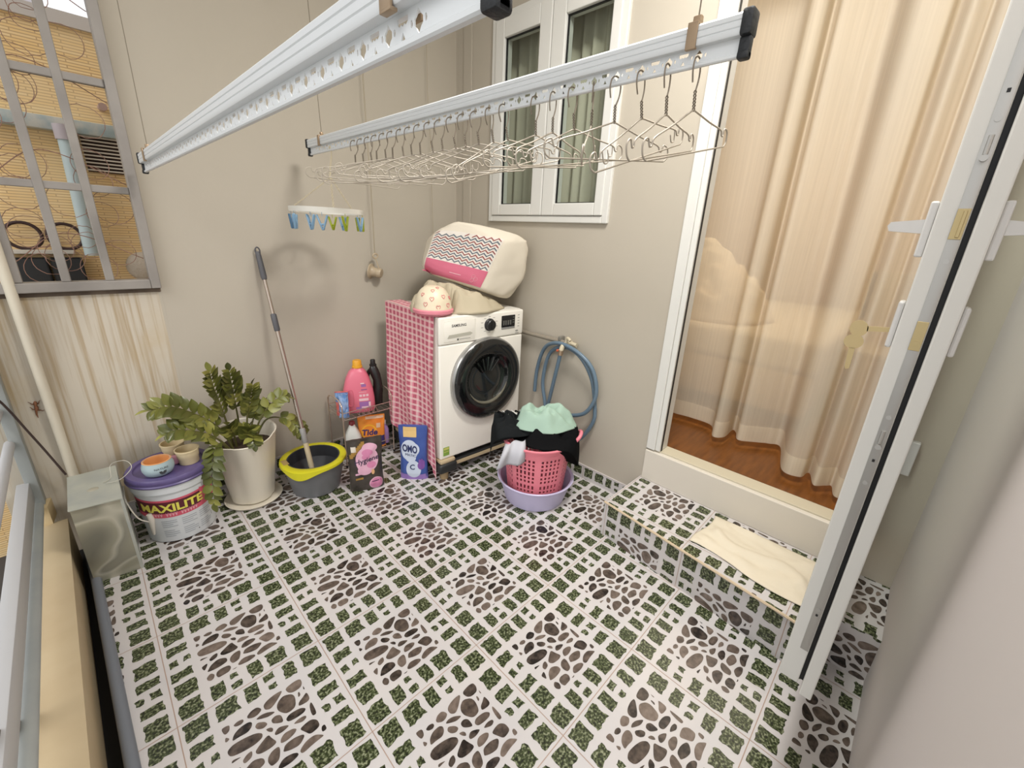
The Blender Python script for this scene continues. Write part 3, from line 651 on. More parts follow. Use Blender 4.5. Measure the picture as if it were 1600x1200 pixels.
obj('corner_print', bm, MATS['grey_print'], t, 0)
bm = B(); box(bm, .020, .060, -.006, -.003, .022, .076, 0, 0, 1, MX); o = obj('energy_sticker', bm, M('sticker_green', '7fa045', .5), t, 0, label='green energy sticker')
bm = B(); flat(mf(-.0062), rect(.023, .057, .060, .073), bm); flat(mf(-.0062), rect(.023, .057, .045, .049), bm, 0); obj('sticker_band', bm, M('sticker_yellow', 'c9c46a', .5), o, 0)
dm = MX @ Matrix.Translation((.318, -.004, .452)) @ Matrix.Rotation(math.pi/2, 4, 'X')     # door: +z out of the front
dr = None
bm = B(); lathe(bm, [(.249, 0), (.251, .014), (.248, .026), (.243, .031), (.239, .031), (.236, .024)], (0, 0, 0), 72, mat=dm); dr = obj('door', bm, M('door_chrome', 'a9a8a6', .22, metal=.7), t, 40, label='round door with chrome rim')
bm = B(); lathe(bm, [(.240, .028), (.232, .037), (.205, .043), (.180, .044), (.166, .040), (.152, .030)], (0, 0, 0), 72, mat=dm); obj('door_ring', bm, M('door_black', '111213', .12, coat=.5), dr, 40, label='glossy black door ring')
bm = B(); lathe(bm, [(.152, .030), (.140, .016), (.120, .004), (.080, -.002+.004), (0, .006)], (0, 0, 0), 56, mat=dm)
for k in range(5):
    a = math.pi*(.3+.1*k); tube(bm, [dm @ Vector((.05*math.cos(a), .05*math.sin(a), .012)), dm @ Vector((.135*math.cos(a), .135*math.sin(a), .020))], .008, 8)
obj('door_glass', bm, M('door_bowl', '191b1a', .08, coat=.6), dr, 40, label='dark glass bowl')
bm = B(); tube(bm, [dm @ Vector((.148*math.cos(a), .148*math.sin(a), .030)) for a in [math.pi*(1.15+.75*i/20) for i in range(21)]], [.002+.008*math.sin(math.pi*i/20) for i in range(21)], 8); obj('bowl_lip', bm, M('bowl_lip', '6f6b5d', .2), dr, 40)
# stand
t = empty('machine_stand', tuple(mp_(.3, .28, -.145)), 'black wheeled stand with beige pads and wooden feet under the washing machine', 'stand')
SB = M('stand_black', '232323', .5); SBE = M('stand_beige', 'b7a383', .6); SW = M('foot_wood', 'a28b68', .6)
for y0 in (.0, Dm-.05):
    bm = B(); box(bm, .05, Wm-.05, y0, y0+.045, -.070, -.030, 0, .004, 2, MX); box(bm, .05, Wm-.05, y0-.003, y0+.0, -.062, -.040, 1, 0, 1, MX); obj('rail', bm, [SB, SBE], t, 40)
for x0 in (.0, Wm-.05):
    bm = B(); box(bm, x0, x0+.05, .05, Dm-.05, -.070, -.030, 0, .004, 2, MX); obj('rail', bm, SB, t, 40)
for cx in (.045, Wm-.045):
    for cy in (.03, Dm-.045):
        bm = B(); box(bm, cx-.062, cx+.062, cy-.058, cy+.055, -.085, -.024, 0, .018, 3, MX); c_ = obj('corner_block', bm, SB, t, 40)
        bm = B(); box(bm, cx-.050, cx+.052, cy-.048, cy+.045, -.026, -.0005, 0, .010, 2, MX); obj('pad', bm, SBE, c_, 40, label='beige pad')
        bm = B(); tube(bm, [mp_(cx, cy, -.144), mp_(cx, cy, -.08)], .026, 20); obj('foot', bm, SW, c_, 40, label='wooden foot')
# gingham cloth
GING = M('pink_gingham', 'e0869a', .85, spec=.1); n, l, b = nodes(GING); nt = GING.node_tree
uvn = n.new('ShaderNodeUVMap'); sx = n.new('ShaderNodeSeparateXYZ'); l.new(uvn.outputs[0], sx.inputs[0])
fu = mathn(nt, 'FRACT', sx.outputs[0]); fv = mathn(nt, 'FRACT', sx.outputs[1])
lu = mathn(nt, 'LESS_THAN', fu, .30); lv = mathn(nt, 'LESS_THAN', fv, .34)
st_ = mathn(nt, 'LESS_THAN', mathn(nt, 'ABSOLUTE', mathn(nt, 'SUBTRACT', fu, .63)), .20)
stripe = mathn(nt, 'MULTIPLY', mathn(nt, 'GREATER_THAN', mathn(nt, 'SINE', mathn(nt, 'MULTIPLY', sx.outputs[0], 44)), -.3), st_)
c1 = mixn(nt, stripe, lin('dc8294'), lin('a04656'))
c2 = mixn(nt, lu, c1, lin('e6b3b6'))
c3 = mixn(nt, lv, c2, mixn(nt, lu, lin('e3b8b8'), lin('e9cfc9')))
l.new(c3, b.inputs['Base Color'])
bm = B()
def side(u, v):     # u front->back, v top->bottom
    y = .02 + .56*u; L = .93 - .16*u**.7 + (.035 if u < .06 else 0)
    z = Hm + .006 - L*v
    fold = .016*math.sin(7.5*u*math.pi*.6 + 2.2*v) * v + .012*math.sin(11*u + 5*v)*v**.7 + .018*v*math.exp(-((u-.42-.15*v)/.10)**2)
    return mp_(-.012 - max(0, fold) - .006*v - .003, y + .012*math.sin(5*v+3*u)*v, z)
grid(bm, side, 40, 60)
grid(bm, lambda u, v: mp_(-.012 + .10*v, .02+.56*u, Hm + .0075 + .004*math.sin(17*u)*v*(1-v)), 40, 6)
lay = bm.loops.layers.uv.verify()
for f in bm.faces:
    for lp in f.loops:
        q = MX.inverted() @ lp.vert.co; u_, v_ = lp[lay].uv
        top = abs(f.normal.z) > .7
        lp[lay].uv = ((q.y/.048), ((q.z)/.035) if not (q.z > Hm+.004 and q.x > -.011) else ((Hm+.0075+q.x)/.035))
bmesh.ops.remove_doubles(bm, verts=bm.verts[:], dist=.003); thicken(bm, .002)
o = obj('gingham_cloth', bm, GING, None, 60); tag(o, 'pink checked gingham cloth hanging down the left side of the washing machine', 'cloth')

# ---- things on the machine
TOP = .145 + Hm
def heap(bm, c, rx, ry, h, seed, edge=0.0, nu=64, nv=26, mi=0, fold=.02, power=2.0, z0=None, freq=3.0):
    """crumpled cloth heap: polar dome with folds, closed underneath"""
    cx, cy, cz = c
    def fn(u, v):
        a = 2*math.pi*u; r = v
        R_ = 1 + .16*nz((math.cos(a)*1.3+seed, math.sin(a)*1.3, seed)) + .06*math.sin(5*a+seed)
        z = h*max(0, 1-r**power)
        d = nz((math.cos(a)*r*freq+seed, math.sin(a)*r*freq, seed*.7)); d2 = abs(nz((math.cos(a)*r*freq*1.7-seed, math.sin(a)*r*freq*1.7, seed*1.9)))
        z += fold*(d*1.4 + .9*(.35-d2)*2)*min(1, 4*(1-r))*min(1, r*3+.4)
        return Vector((cx+rx*R_*r*math.cos(a), cy+ry*R_*r*math.sin(a), cz+max(0.0, z)))
    grid(bm, fn, nu, nv, mi, wrap=True)
    bmesh.ops.remove_doubles(bm, verts=bm.verts[:], dist=.0006)
    # bottom
    be = [e for e in bm.edges if len(e.link_faces) == 1]
    bmesh.ops.holes_fill(bm, edges=be, sides=0)
LIN = M('beige_linen', 'bcb199', .9, spec=.1, bump=(25, .15))
bm = B(); heap(bm, (0, 0, TOP+.001), .300, .20, .20, 3.1, fold=.05, power=2.6, freq=3.6)
bmesh.ops.transform(bm, matrix=Matrix.Translation((1.19, .32, 0)) @ Matrix.Rotation(-.25, 4, 'Z'), verts=bm.verts)
for v in bm.verts:      # taller at the left under the bag, low along the front
    k = (v.co.x-.95)/.5; v.co.z = TOP + (v.co.z-TOP)*max(.3, 1.0-.6*k)
    if v.co.y > .17 and v.co.x > .98: v.co.z = min(v.co.z, max(TOP+.02, 1.195-.35*(v.co.x-1.0)-.03 + .02*nz((v.co.x*9, v.co.y*9, 1))))
for v in bm.verts:
    if math.hypot(v.co.x-.952, v.co.y-.232) < .125: v.co.z = min(v.co.z, TOP+.0012)
o = obj('linen_blanket', bm, LIN, None, 180); tag(o, 'crumpled beige linen blanket heaped on top of the washing machine', 'blanket')

# quilt storage bag with a zigzag front
BAG = M('bag_canvas', 'd9d0bf', .8, spec=.15)
t = empty('storage_bag', (1.25, .36, 1.13), 'bulging canvas quilt bag with zigzag print and pink band on the machine', 'bag')
BL, TL, TR, BR = (Vector(p) for p in ((1.0, .381, 1.201), (1.075, .370, 1.385), (1.310, .105, 1.359), (1.200, .147, 1.131)))
FN = (BR-BL).cross(TL-BL).normalized(); FN = FN if FN.y < 0 else -FN
pts = [BL+Vector((.0, .01, -.005)), TL, Vector((1.12, .335, 1.435)), Vector((1.165, .30, 1.462)), Vector((1.239, .21, 1.438)), TR+Vector((.004, .0, .006)), BR+Vector((0, .012, -.012)),
       Vector((1.47, .125, 1.408)), Vector((1.525, .105, 1.375)), Vector((1.545, .105, 1.335)), Vector((1.535, .11, 1.19)), Vector((1.47, .19, 1.035)), Vector((1.37, .15, 1.075)),
       Vector((1.56, .42, 1.36)), Vector((1.555, .42, 1.12)), Vector((1.32, .60, 1.40)), Vector((1.30, .60, 1.12)), Vector((1.12, .55, 1.25)), Vector((1.15, .55, 1.36))]
bm = B()
for p in pts: bm.verts.new(p)
bmesh.ops.convex_hull(bm, input=bm.verts[:])
bmesh.ops.delete(bm, geom=[v for v in bm.verts if not v.link_faces], context='VERTS')
ctr = sum((v.co for v in bm.verts), Vector())/len(bm.verts)
for v in bm.verts: v.co = ctr + (v.co-ctr)*1.05
bmesh.ops.subdivide_edges(bm, edges=bm.edges[:], cuts=4, use_grid_fill=True)
bmesh.ops.triangulate(bm, faces=bm.faces[:]); bmesh.ops.subdivide_edges(bm, edges=bm.edges[:], cuts=1, use_grid_fill=True); bmesh.ops.triangulate(bm, faces=bm.faces[:])
for _ in range(7): bmesh.ops.smooth_vert(bm, verts=bm.verts[:], factor=.5, use_axis_x=True, use_axis_y=True, use_axis_z=True)
for v in bm.verts: v.co += (v.co-ctr).normalized()*(.004*nz((v.co.x*14, v.co.y*14, v.co.z*14)) + .003*abs(nz((v.co.x*25, v.co.z*30, 2))))
bmesh.ops.recalc_face_normals(bm, faces=bm.faces[:])
from mathutils.bvhtree import BVHTree
BT = BVHTree.FromBMesh(bm)
obj('bag_body', bm, BAG, t, 180)
def fr_(u, v, h=0):      # bilinear on the front face
    p = BL*(1-u)*(1-v) + BR*u*(1-v) + TL*(1-u)*v + TR*u*v; d_ = FN.copy()
    hit = BT.ray_cast(p + d_*.15, -d_)[0]
    return (hit if hit is not None and (hit-p).length < .13 else p) + d_*(.0022+h)
bm = B(); grid(bm, lambda u, v: fr_(u*1.05-.03, .34+.80*v + .02*math.sin(6*u)), 40, 30); thicken(bm, .0008)
pn = obj('zigzag_panel', bm, M('panel_white', 'd9d2c8', .7), t, 60, label='white panel with red and blue zigzags')
bm = B(); grid(bm, lambda u, v: fr_(u*1.05-.03, -.02+.375*v, .0010), 40, 14); thicken(bm, .0008); band = obj('pink_band', bm, M('bag_pink', 'c4637a', .6), t, 60, label='pink band')
for red in (0, 1):
    bm = B()
    for r_ in range(red, 10, 2):
        N = 18; zz = []
        for i in range(N+1):
            zz.append((-.02 + 1.02*i/N, .385 + .075*r_ + (.062 if i % 2 else 0) + .02*math.sin(6*i/N)))
        for (u0, v0), (u1, v1) in zip(zz, zz[1:]):
            if v0 > 1.12 or v1 > 1.13: continue
            flat(lambda a, b_, h: fr_(a, b_, h), [(u0, v0-.011), (u1, v1-.011), (u1, v1+.011), (u0, v0+.011)], bm, 0, .0035)
    obj('zigzag_line', bm, M('zig_red', '8d3a38', .7) if red else M('zig_blue', '44586b', .7), pn, 0)
bm = B(); flat(lambda a, b_, h: fr_(a, b_, h), rect(.42, .62, .115, .130), bm, 0, .0040); obj('line_print', bm, M('pale_pink', 'e5b4bb', .6), band, 0); bm = B()
for k in range(3):
    a = k*2.1; tube(bm, [fr_(.85+.035*math.cos(a)+.03*math.cos(s), .12+.05*math.sin(a)+.045*math.sin(s), .0035) for s in [2*math.pi*i/12 for i in range(12)]], .0007, 4, closed=True)
obj('emblem_print', bm, M('pale_pink', 'e5b4bb', .6), band, 0)

# child's helmet
t = empty('toddler_helmet', (.955, .235, TOP), 'small cream helmet with pink hearts and pink rim on the machine corner', 'helmet')
HC = Vector((.952, .232, TOP+.036)); HMt = M('helmet_cream', 'e0d3b8', .4); PK = M('helmet_pink', 'e08a98', .5)
def helm(a, e, k=1.0): return HC + Vector((.092*math.cos(a)*math.cos(e)*k, .090*math.sin(a)*math.cos(e)*k, .115*math.sin(e)*k if e > 0 else .03*math.sin(e)*k))
bm = B(); 
prof = [(.098, -.004), (.099, .004)] + [(.096*math.cos(e)**.75, .118*math.sin(e)) for e in [math.pi/2*i/14 for i in range(1, 14)]] + [(0, .118)]
lathe(bm, prof, tuple(HC), 40); obj('shell', bm, HMt, t, 40)
bm = B(); lathe(bm, [(.060, -.020), (.099, -.026), (.106, -.020), (.107, -.006), (.099, -.001), (.09, -.002)], tuple(HC), 40); 
lathe(bm, [(0, -.0345), (.085, -.0345), (.1, -.024)], tuple(HC), 40); obj('rim', bm, PK, t, 40, label='pink rim')
hp = [(0, -.014), (.010, -.003), (.013, .006), (.009, .012), (.003, .011), (0, .006), (-.003, .011), (-.009, .012), (-.013, .006), (-.010, -.003)]
for k, (a, e, s) in enumerate(((-2.6, .25, .8), (-2.2, .95, .65), (-1.9, .12, .85), (-1.5, .60, .8), (-1.25, .18, .9), (-2.9, .7, .7), (-2.25, .5, .8), (-.9, .5, .7), (-1.7, 1.15, .6))):
    q = Vector((math.cos(a)*math.cos(e), math.sin(a)*math.cos(e), math.sin(e))); R0 = .096*math.cos(e)**.75
    c = HC + Vector((R0*math.cos(a), R0*math.sin(a), .118*math.sin(e)))
    nrm = Vector((q.x/.096, q.y/.096, q.z/.118)).normalized(); ux = Vector((-math.sin(a), math.cos(a), 0)); uy = nrm.cross(ux)
    bm = B(); tube(bm, [c + nrm*.0012 + s*(x*ux + y*uy) - nrm*.5*(s*s*(x*x+y*y))/.1 for x, y in hp], .0013, 5, closed=True); obj('heart', bm, M('heart_pink', 'd3646f', .5), t, 0)

# ---- chrome rack with cleaning products
RX0, RX1, RY0, RY1 = .585, .905, .645, .845
CHR = M('copper_chrome', 'd8c6b8', .3, metal=.75)
t = empty('wire_rack', ((RX0+RX1)/2, (RY0+RY1)/2, 0), 'small two tier chrome wire rack beside the cloth covered machine', 'rack')
for x in (RX0, RX1):
    bm = B(); tube(bm, smooth_path([(x, RY0, .012), (x, RY0, .36), (x, RY0+.015, .415), (x, RY0+.06, .435), (x, RY1-.06, .435), (x, RY1-.015, .415), (x, RY1, .36), (x, RY1, .012)], 6), .0045, 8); obj('leg_frame', bm, CHR, t, 60)
    for yy in (RY0, RY1): bm = B(); tube(bm, [(x, yy, .0005), (x, yy, .014)], .007, 8); obj('foot', bm, BLACK, t, 40, label='black rubber foot')
for zt, hh in ((.315, .045), (.055, .045)):
    bm = B()
    for z in (zt, zt+hh):
        tube(bm, [(RX0, RY0, z), (RX1, RY0, z), (RX1, RY1, z), (RX0, RY1, z)], .0028, 6, closed=True)
    for k in range(10):
        x = RX0 + (RX1-RX0)*(k+.5)/10; tube(bm, [(x, RY0, zt), (x, RY1, zt)], .0018, 5)
        if 2 < k < 7 and True:
            tube(bm, smooth_path([(x-.014, RY0, zt+.004), (x, RY0, zt+hh-.004), (x+.014, RY0, zt+.004)], 5), .0016, 5)
    obj('tray', bm, CHR, t, 60)
ZT = .3185
def bottle_loft(bm, secs, c, rot=0, seg=28, mi=0):
    """secs: (half width, half depth, z, x offset)"""
    mm = Matrix.Translation(c) @ Matrix.Rotation(rot, 4, 'Z'); rings = []
    for hw, hd, z, ox in secs:
        ring = []
        for k in range(seg):
            a = 2*math.pi*k/seg; ca, sa = math.cos(a), math.sin(a); p = 2/3.2
            ring.append(bm.verts.new(mm @ Vector((ox+hw*math.copysign(abs(ca)**p, ca), hd*math.copysign(abs(sa)**p, sa), z))))
        rings.append(ring)
    for a, b in zip(rings, rings[1:]):
        for k in range(seg): bm.faces.new((a[k], a[(k+1) % seg], b[(k+1) % seg], b[k])).material_index = mi
    bm.faces.new(rings[0]).material_index = mi; bm.faces.new(rings[-1]).material_index = mi
# pink softener bottle
pc = (.733, .735, ZT); rot = -.42
t = empty('softener_bottle', pc, 'large pink softener bottle with orange cap on the top tier of the rack', 'bottle')
PINK = M('softener_pink', 'dd7488', .35, sub=1)
bm = B(); bottle_loft(bm, [(.085, .05, 0, 0), (.094, .058, .012, 0), (.093, .058, .08, .0), (.085, .056, .15, .0), (.068, .050, .215, 0), (.050, .042, .255, .002), (.036, .034, .270, .004), (.026, .026, .276, .004), (.024, .024, .292, .004)], pc, rot); obj('body', bm, PINK, t, 50)
pm = Matrix.Translation(pc) @ Matrix.Rotation(rot, 4, 'Z')
bm = B(); lathe(bm, [(0, .326), (.022, .326), (.025, .322), (.027, .292), (.030, .290), (.030, .281), (.024, .281)], (0, 0, 0), 28, mat=pm @ Matrix.Translation((.004, 0, 0))); obj('cap', bm, M('cap_orange', 'e0a32c', .4), t, 40, label='orange cap')
def pf(x, z, h):
    # follow the front of the bottle
    hd = .058 if z < .09 else .058 - (z-.09)*.045
    hw = .093 if z < .09 else .093 - (z-.09)*.20
    y = -hd*max(0.05, 1-abs(min(1, abs(x)/hw))**3.2)**(1/3.2)
    return pm @ Vector((x, y - h - .0006, z))
def pflat(poly, bm, mi, h=.0006, sub=6):
    x0, x1 = min(p[0] for p in poly), max(p[0] for p in poly)
    z0, z1 = min(p[1] for p in poly), max(p[1] for p in poly)
    grid(bm, lambda u, v: pf(x0+(x1-x0)*u, z0+(z1-z0)*v, h), sub, sub, mi, uv=False)
bm = B(); tube(bm, smooth_path([pf(-.060, .06, 0), pf(-.066, .10, 0), pf(-.058, .145, 0), pf(-.042, .155, 0), pf(-.034, .14, 0), pf(-.030, .08, 0), pf(-.036, .055, 0), pf(-.05, .05, 0)], 6, closed=True), .003, 6, closed=True); obj('grip_edge', bm, PINK, t, 60)
bm = B(); pflat(rect(.0, .066, .03, .075), bm, 0); pflat(rect(.018, .045, .170, .186), bm, 0); pflat(rect(-.02, .0, .028, .042), bm, 0)
pflat(rect(.0, .055, .080, .096), bm, 1); pflat(rect(.012, .05, .034, .043), bm, 1, .0009); pflat(rect(.066-.012, .066, .04, .07), bm, 1, .0009)
for k in range(3): pflat(rect(.004+.019*k, .018+.019*k, .108, .122), bm, 1)
pflat(rect(.015, .050, .150, .154), bm, 2); pflat(rect(.002, .045, .135, .1375), bm, 1); pflat(rect(.014, .036, .188, .196), bm, 1)
obj('label_print', bm, [M('lilac', '9a69a5', .5), M('label_pale', 'e6c3c8', .5), M('label_navy', '4a4788', .5)], t, 0, label='lilac and white printed label')
# black bottle with handle hole
pc2 = (.852, .760, ZT); m2 = Matrix.Translation(pc2) @ Matrix.Rotation(-.5, 4, 'Z')
t = empty('detergent_bottle', pc2, 'black bottle with a looped handle standing at the right of the rack top', 'bottle')
BB = M('bottle_black', '1c1b19', .3, coat=.2)
bm = B(); bottle_loft(bm, [(.038, .032, 0, .004), (.042, .036, .008, .004), (.042, .036, .07, .006), (.036, .038, .095, .016), (.028, .034, .13, .022), (.026, .032, .17, .020), (.030, .032, .21, .010), (.026, .028, .245, .002), (.018, .02, .262, 0), (.016, .016, .268, 0)], pc2, -.5); obj('body', bm, BB, t, 50)
bm = B(); tube(bm, smooth_path([m2 @ Vector(p) for p in ((-.012, 0, .240), (-.032, 0, .215), (-.041, 0, .17), (-.042, 0, .12), (-.036, 0, .085), (-.03, 0, .06))], 5), [.016]+[.013]*24+[.02], 10); obj('handle', bm, BB, t, 60)
bm = B(); lathe(bm, [(.018, .262), (.022, .264), (.022, .272), (.016, .275), (.015, .300), (.013, .303), (0, .303)], (0, 0, 0), 24, mat=m2); obj('cap', bm, M('cap_black', '171717', .5), t, 40)
# refill pouches at the left of the tray
t = empty('refill_pouch', (.622, .70, ZT), 'blue and red refill pouch leaning at the left end of the rack top', 'pouch')
def bagmesh(bm, c, wd, ht, dp, rot, lean=0.0, top=.012, seed=1, nu=96, nv=48, crump=.004, mi=0, gusset=True):
    """standing pouch: bulging at the foot, flat sealed top; returns mapping of its front face (x -0.5..0.5, z 0..1, h)"""
    mm = Matrix.Translation(c) @ Matrix.Rotation(rot, 4, 'Z') @ Matrix.Rotation(lean, 4, 'X')
    def prof(v): return dp*max(top/dp, (1-v)**.55*(.75+.25*min(1, v*8)))
    def pt(a, v, h=0):
        ca, sa = math.cos(a), math.sin(a); p = 2/3.0
        x = wd/2*math.copysign(abs(ca)**p, ca)*(1-.05*math.sin(math.pi*min(1, v*1.15))+.012*nz((v*6, seed, 0))); y = prof(v)/2*math.copysign(abs(sa)**(p*1.3), sa)
        k = crump*nz((ca*2.2+seed, v*4, sa+seed)) + crump*.3*nz((ca*4+seed, v*7, sa))
        return mm @ Vector((x*(1+k*4), y + (k+h)*(1 if sa >= 0 else -1), ht*v))
    def ang(u):      # even spacing across the flat faces
        s = (2*u) % 1.0; c_ = math.cos(math.pi*s); a_ = math.acos(math.copysign(abs(c_)**1.5, c_))
        return a_ if u < .5 else math.pi + a_
    grid(bm, lambda u, v: pt(ang(u), v), nu, nv, mi, wrap=True)
    be = [e for e in bm.edges if len(e.link_faces) == 1]; bmesh.ops.holes_fill(bm, edges=be, sides=0)
    def front(x, z, h=0):
        xx = max(-.98, min(.98, 2*x)); a = math.acos(math.copysign(abs(xx)**1.5, xx)); return pt(-a, min(1, max(0, z)), .0014+h*1.3)
    return front
bm = B(); fr2 = bagmesh(bm, (.625, .725, ZT), .075, .155, .05, -.55, .08, seed=4); obj('pouch', bm, M('pouch_red', 'cf5a52', .45, var=(22, 'dd8a86', .12)), t, 60)
def gpatch(bm, fr, x0, x1, z0, z1, mi=0, h=.0004, n=14): grid(bm, lambda u, v: fr(x0+(x1-x0)*u, z0+(z1-z0)*v, h), n, n, mi, uv=False)
bm = B(); gpatch(bm, fr2, -.49, .49, .60, .98); obj('pouch_top', bm, M('pouch_blue', '4d76b5', .4, var=(30, '86a5cf', .15)), t, 60, label='blue printed top')
t = empty('blue_sachet', (.655, .675, ZT), 'crumpled pale blue sachet in front of the red pouch on the rack', 'sachet')
bm = B(); bagmesh(bm, (.612, .682, ZT), .055, .15, .03, -.7, -.05, seed=9, crump=.012); obj('sachet', bm, M('sachet_blue', '5b86c0', .4, var=(28, 'a9bddb', .15)), t, 60)
# lower tier
ZL = .0585
t = empty('bleach_bottle', (.668, .72, ZL), 'white bottle with dark red cap on the lower tier of the rack', 'bottle')
bm = B(); bottle_loft(bm, [(.046, .044, 0, 0), (.05, .048, .01, 0), (.05, .048, .085, 0), (.048, .046, .10, 0), (.040, .040, .125, 0), (.024, .026, .160, 0), (.017, .017, .178, 0), (.016, .016, .185, 0)], (.668, .72, ZL), -.4); obj('body', bm, M('bottle_white', 'd9dad4', .35), t, 50)
bm = B(); lathe(bm, [(.018, .180), (.018, .200), (.016, .203), (0, .203)], (.668, .72, ZL), 20); obj('cap', bm, M('cap_maroon', '7d3236', .4), t, 40, label='maroon cap')
bm = B(); lathe(bm, [(.0505, .022), (.0508, .088)], (.668, .72, ZL), 28); o = obj('wrap_label', bm, M('label_paleblue', 'a9bfce', .5, var=(25, 'd2d6d6', .12)), t, 40, label='pale blue wrap label')
t = empty('detergent_bag', (.775, .70, ZL), 'orange detergent bag with a yellow disc on the lower tier of the rack', 'bag')
bm = B(); fr3 = bagmesh(bm, (.785, .70, ZL), .165, .225, .055, -.45, .05, seed=12); obj('bag', bm, M('bag_orange', 'e07a2e', .4, var=(14, 'e99a3c', .2)), t, 60)
def epatch(bm, fr, cx, cz, rx, rz, mi=0, h=.0006, n=36, m=8):
    c = bm.verts.new(fr(cx, cz, h)); rings = []
    for j in range(1, m+1): rings.append([bm.verts.new(fr(cx+rx*j/m*math.cos(2*math.pi*k/n), cz+rz*j/m*math.sin(2*math.pi*k/n), h)) for k in range(n)])
    for k in range(n): bm.faces.new((c, rings[0][k], rings[0][(k+1) % n])).material_index = mi
    for a, b_ in zip(rings, rings[1:]):
        for k in range(n): bm.faces.new((a[k], a[(k+1) % n], b_[(k+1) % n], b_[k])).material_index = mi
bm = B(); gpatch(bm, fr3, -.48, .48, .06, .36, 2, .0003); epatch(bm, fr3, -.10, .50, .30, .24, 0, .0006); epatch(bm, fr3, -.10, .50, .25, .20, 1, .0010); gpatch(bm, fr3, -.2, .46, .90, .985, 3, .0005); gpatch(bm, fr3, .18, .34, .62, .76, 3, .0005)
text(bm, 'Tide', .055, lambda a, c, h: fr3(-.10+a/.165, .50+c/.225, h+.002), 2, bold=.03, shear=.2)
obj('print', bm, [M('tide_yellow', 'eeb234', .5), M('tide_orange', 'e88a30', .5), M('tide_navy', '3a2f63', .5), M('tide_cream', 'ddb798', .5)], t, 0, label='yellow disc with blue lettering')
t = empty('purple_bottle', (.872, .715, ZL), 'small translucent purple bottle at the right of the lower rack tier', 'bottle')
bm = B(); bottle_loft(bm, [(.026, .022, 0, 0), (.030, .026, .01, 0), (.030, .026, .10, 0), (.022, .02, .118, 0), (.014, .014, .125, 0), (.014, .014, .140, 0)], (.868, .70, ZL), -.3); obj('body', bm, M('bottle_purple', 'a684b8', .35), t, 50)
bm = B(); lathe(bm, [(.016, .136), (.016, .158), (0, .16)], (.868, .70, ZL), 18); obj('cap', bm, M('cap_white', 'd8d4d4', .4), t, 40)

# ---- black Hygiene pouch and blue OMO bag on the floor
t = empty('softener_pouch', (.575, .365, 0), 'black softener pouch with pink flower print standing beside the mop bucket', 'pouch')
hc = (.578, .372, .001); bm = B(); fh = bagmesh(bm, hc, .185, .315, .075, -.32, .02, seed=21, crump=.007); obj('pouch', bm, M('pouch_black', '2f2a26', .35, var=(16, '4a423a', .2)), t, 60)
bm = B()
epatch(bm, fh, .03, .60, .34, .24, 0, .0006); epatch(bm, fh, .12, .82, .22, .09, 0, .0007); epatch(bm, fh, -.05, .42, .22, .10, 0, .0008)
epatch(bm, fh, .05, .74, .16, .06, 1, .0012); epatch(bm, fh, .15, .50, .14, .06, 1, .0012); epatch(bm, fh, .0, .66, .12, .05, 1, .0011)
for k in range(8): gpatch(bm, fh, -.46+.05*k, -.36+.05*k, .66+.032*k, .74+.030*k, 2, .0007, 3)
gpatch(bm, fh, -.34, -.12, .24, .28, 2, .0006, 4); gpatch(bm, fh, -.34, -.02, .34, .375, 0, .0006, 4); epatch(bm, fh, .18, .36, .05, .05, 3, .0012)
epatch(bm, fh, .25, .13, .21, .115, 0, .0006); epatch(bm, fh, .26, .125, .19, .10, 1, .0010)
gpatch(bm, fh, -.40, -.26, .78, .88, 4, .0008, 4); gpatch(bm, fh, .12, .38, .165, .18, 5, .0014, 4)
text(bm, 'Hygiene', .042, lambda a, c, h: fh(.02+a/.185, .60+(c+.16*a)/.315, h+.0022), 5, bold=.01)
obj('print', bm, [M('print_pink', 'd9a9bd', .5), M('print_rose', 'cb7fa2', .5), M('print_gold', 'a07c3c', .45), M('print_peach', 'dfae7e', .5), M('print_pale', 'd6cdc0', .5), M('print_ink', '2c2440', .5)], t, 0, label='pink flower print with dark lettering')
t = empty('powder_bag', (.87, .32, 0), 'blue washing powder bag standing on the floor against the gingham cloth', 'bag')
oc = (.838, .290, .001); bm = B(); fo = bagmesh(bm, oc, .165, .345, .075, -.78, .03, seed=33, crump=.004, top=.02); obj('bag', bm, M('bag_blue', '34498a', .4, var=(10, '425ba0', .25)), t, 60)
bm = B(); gpatch(bm, fo, -.32, .14, .80, .985, 0, .0008)
epatch(bm, fo, -.12, .56, .31, .19, 1, .0006); epatch(bm, fo, -.08, .43, .20, .09, 1, .0008); epatch(bm, fo, .0, .58, .25, .12, 1, .0009)
gpatch(bm, fo, -.49, .49, .0, .11, 2, .0006); epatch(bm, fo, .02, .21, .27, .165, 1, .0009)
epatch(bm, fo, .30, .28, .13, .075, 3, .0012)
for a in (.6, 1.3, 2.0): epatch(bm, fo, .30+.11*math.cos(a), .28+.085*math.sin(a), .04, .045, 3, .0014)
text(bm, 'OMO', .062, lambda a, c, h: fo(-.10+a/.165, .585+(c-.15*a)/.345, h+.002), 4, bold=.03, sx=.60); text(bm, 'MATIC', .022, lambda a, c, h: fo(-.08+a/.165, .475+(c-.15*a)/.345, h+.002), 4)
text(bm, 'C', .045, lambda a, c, h: fo(-.02+a/.165, .25+c/.345, h+.002), 4, bold=.02)
obj('print', bm, [M('omo_yellow', 'dcb97a', .5), M('omo_white', 'c2cbdb', .5), M('omo_lilac', '9274b5', .5), M('omo_purple', '7b4f98', .5), M('omo_navy', '1f2a58', .5)], t, 0, label='white splash print with navy lettering')

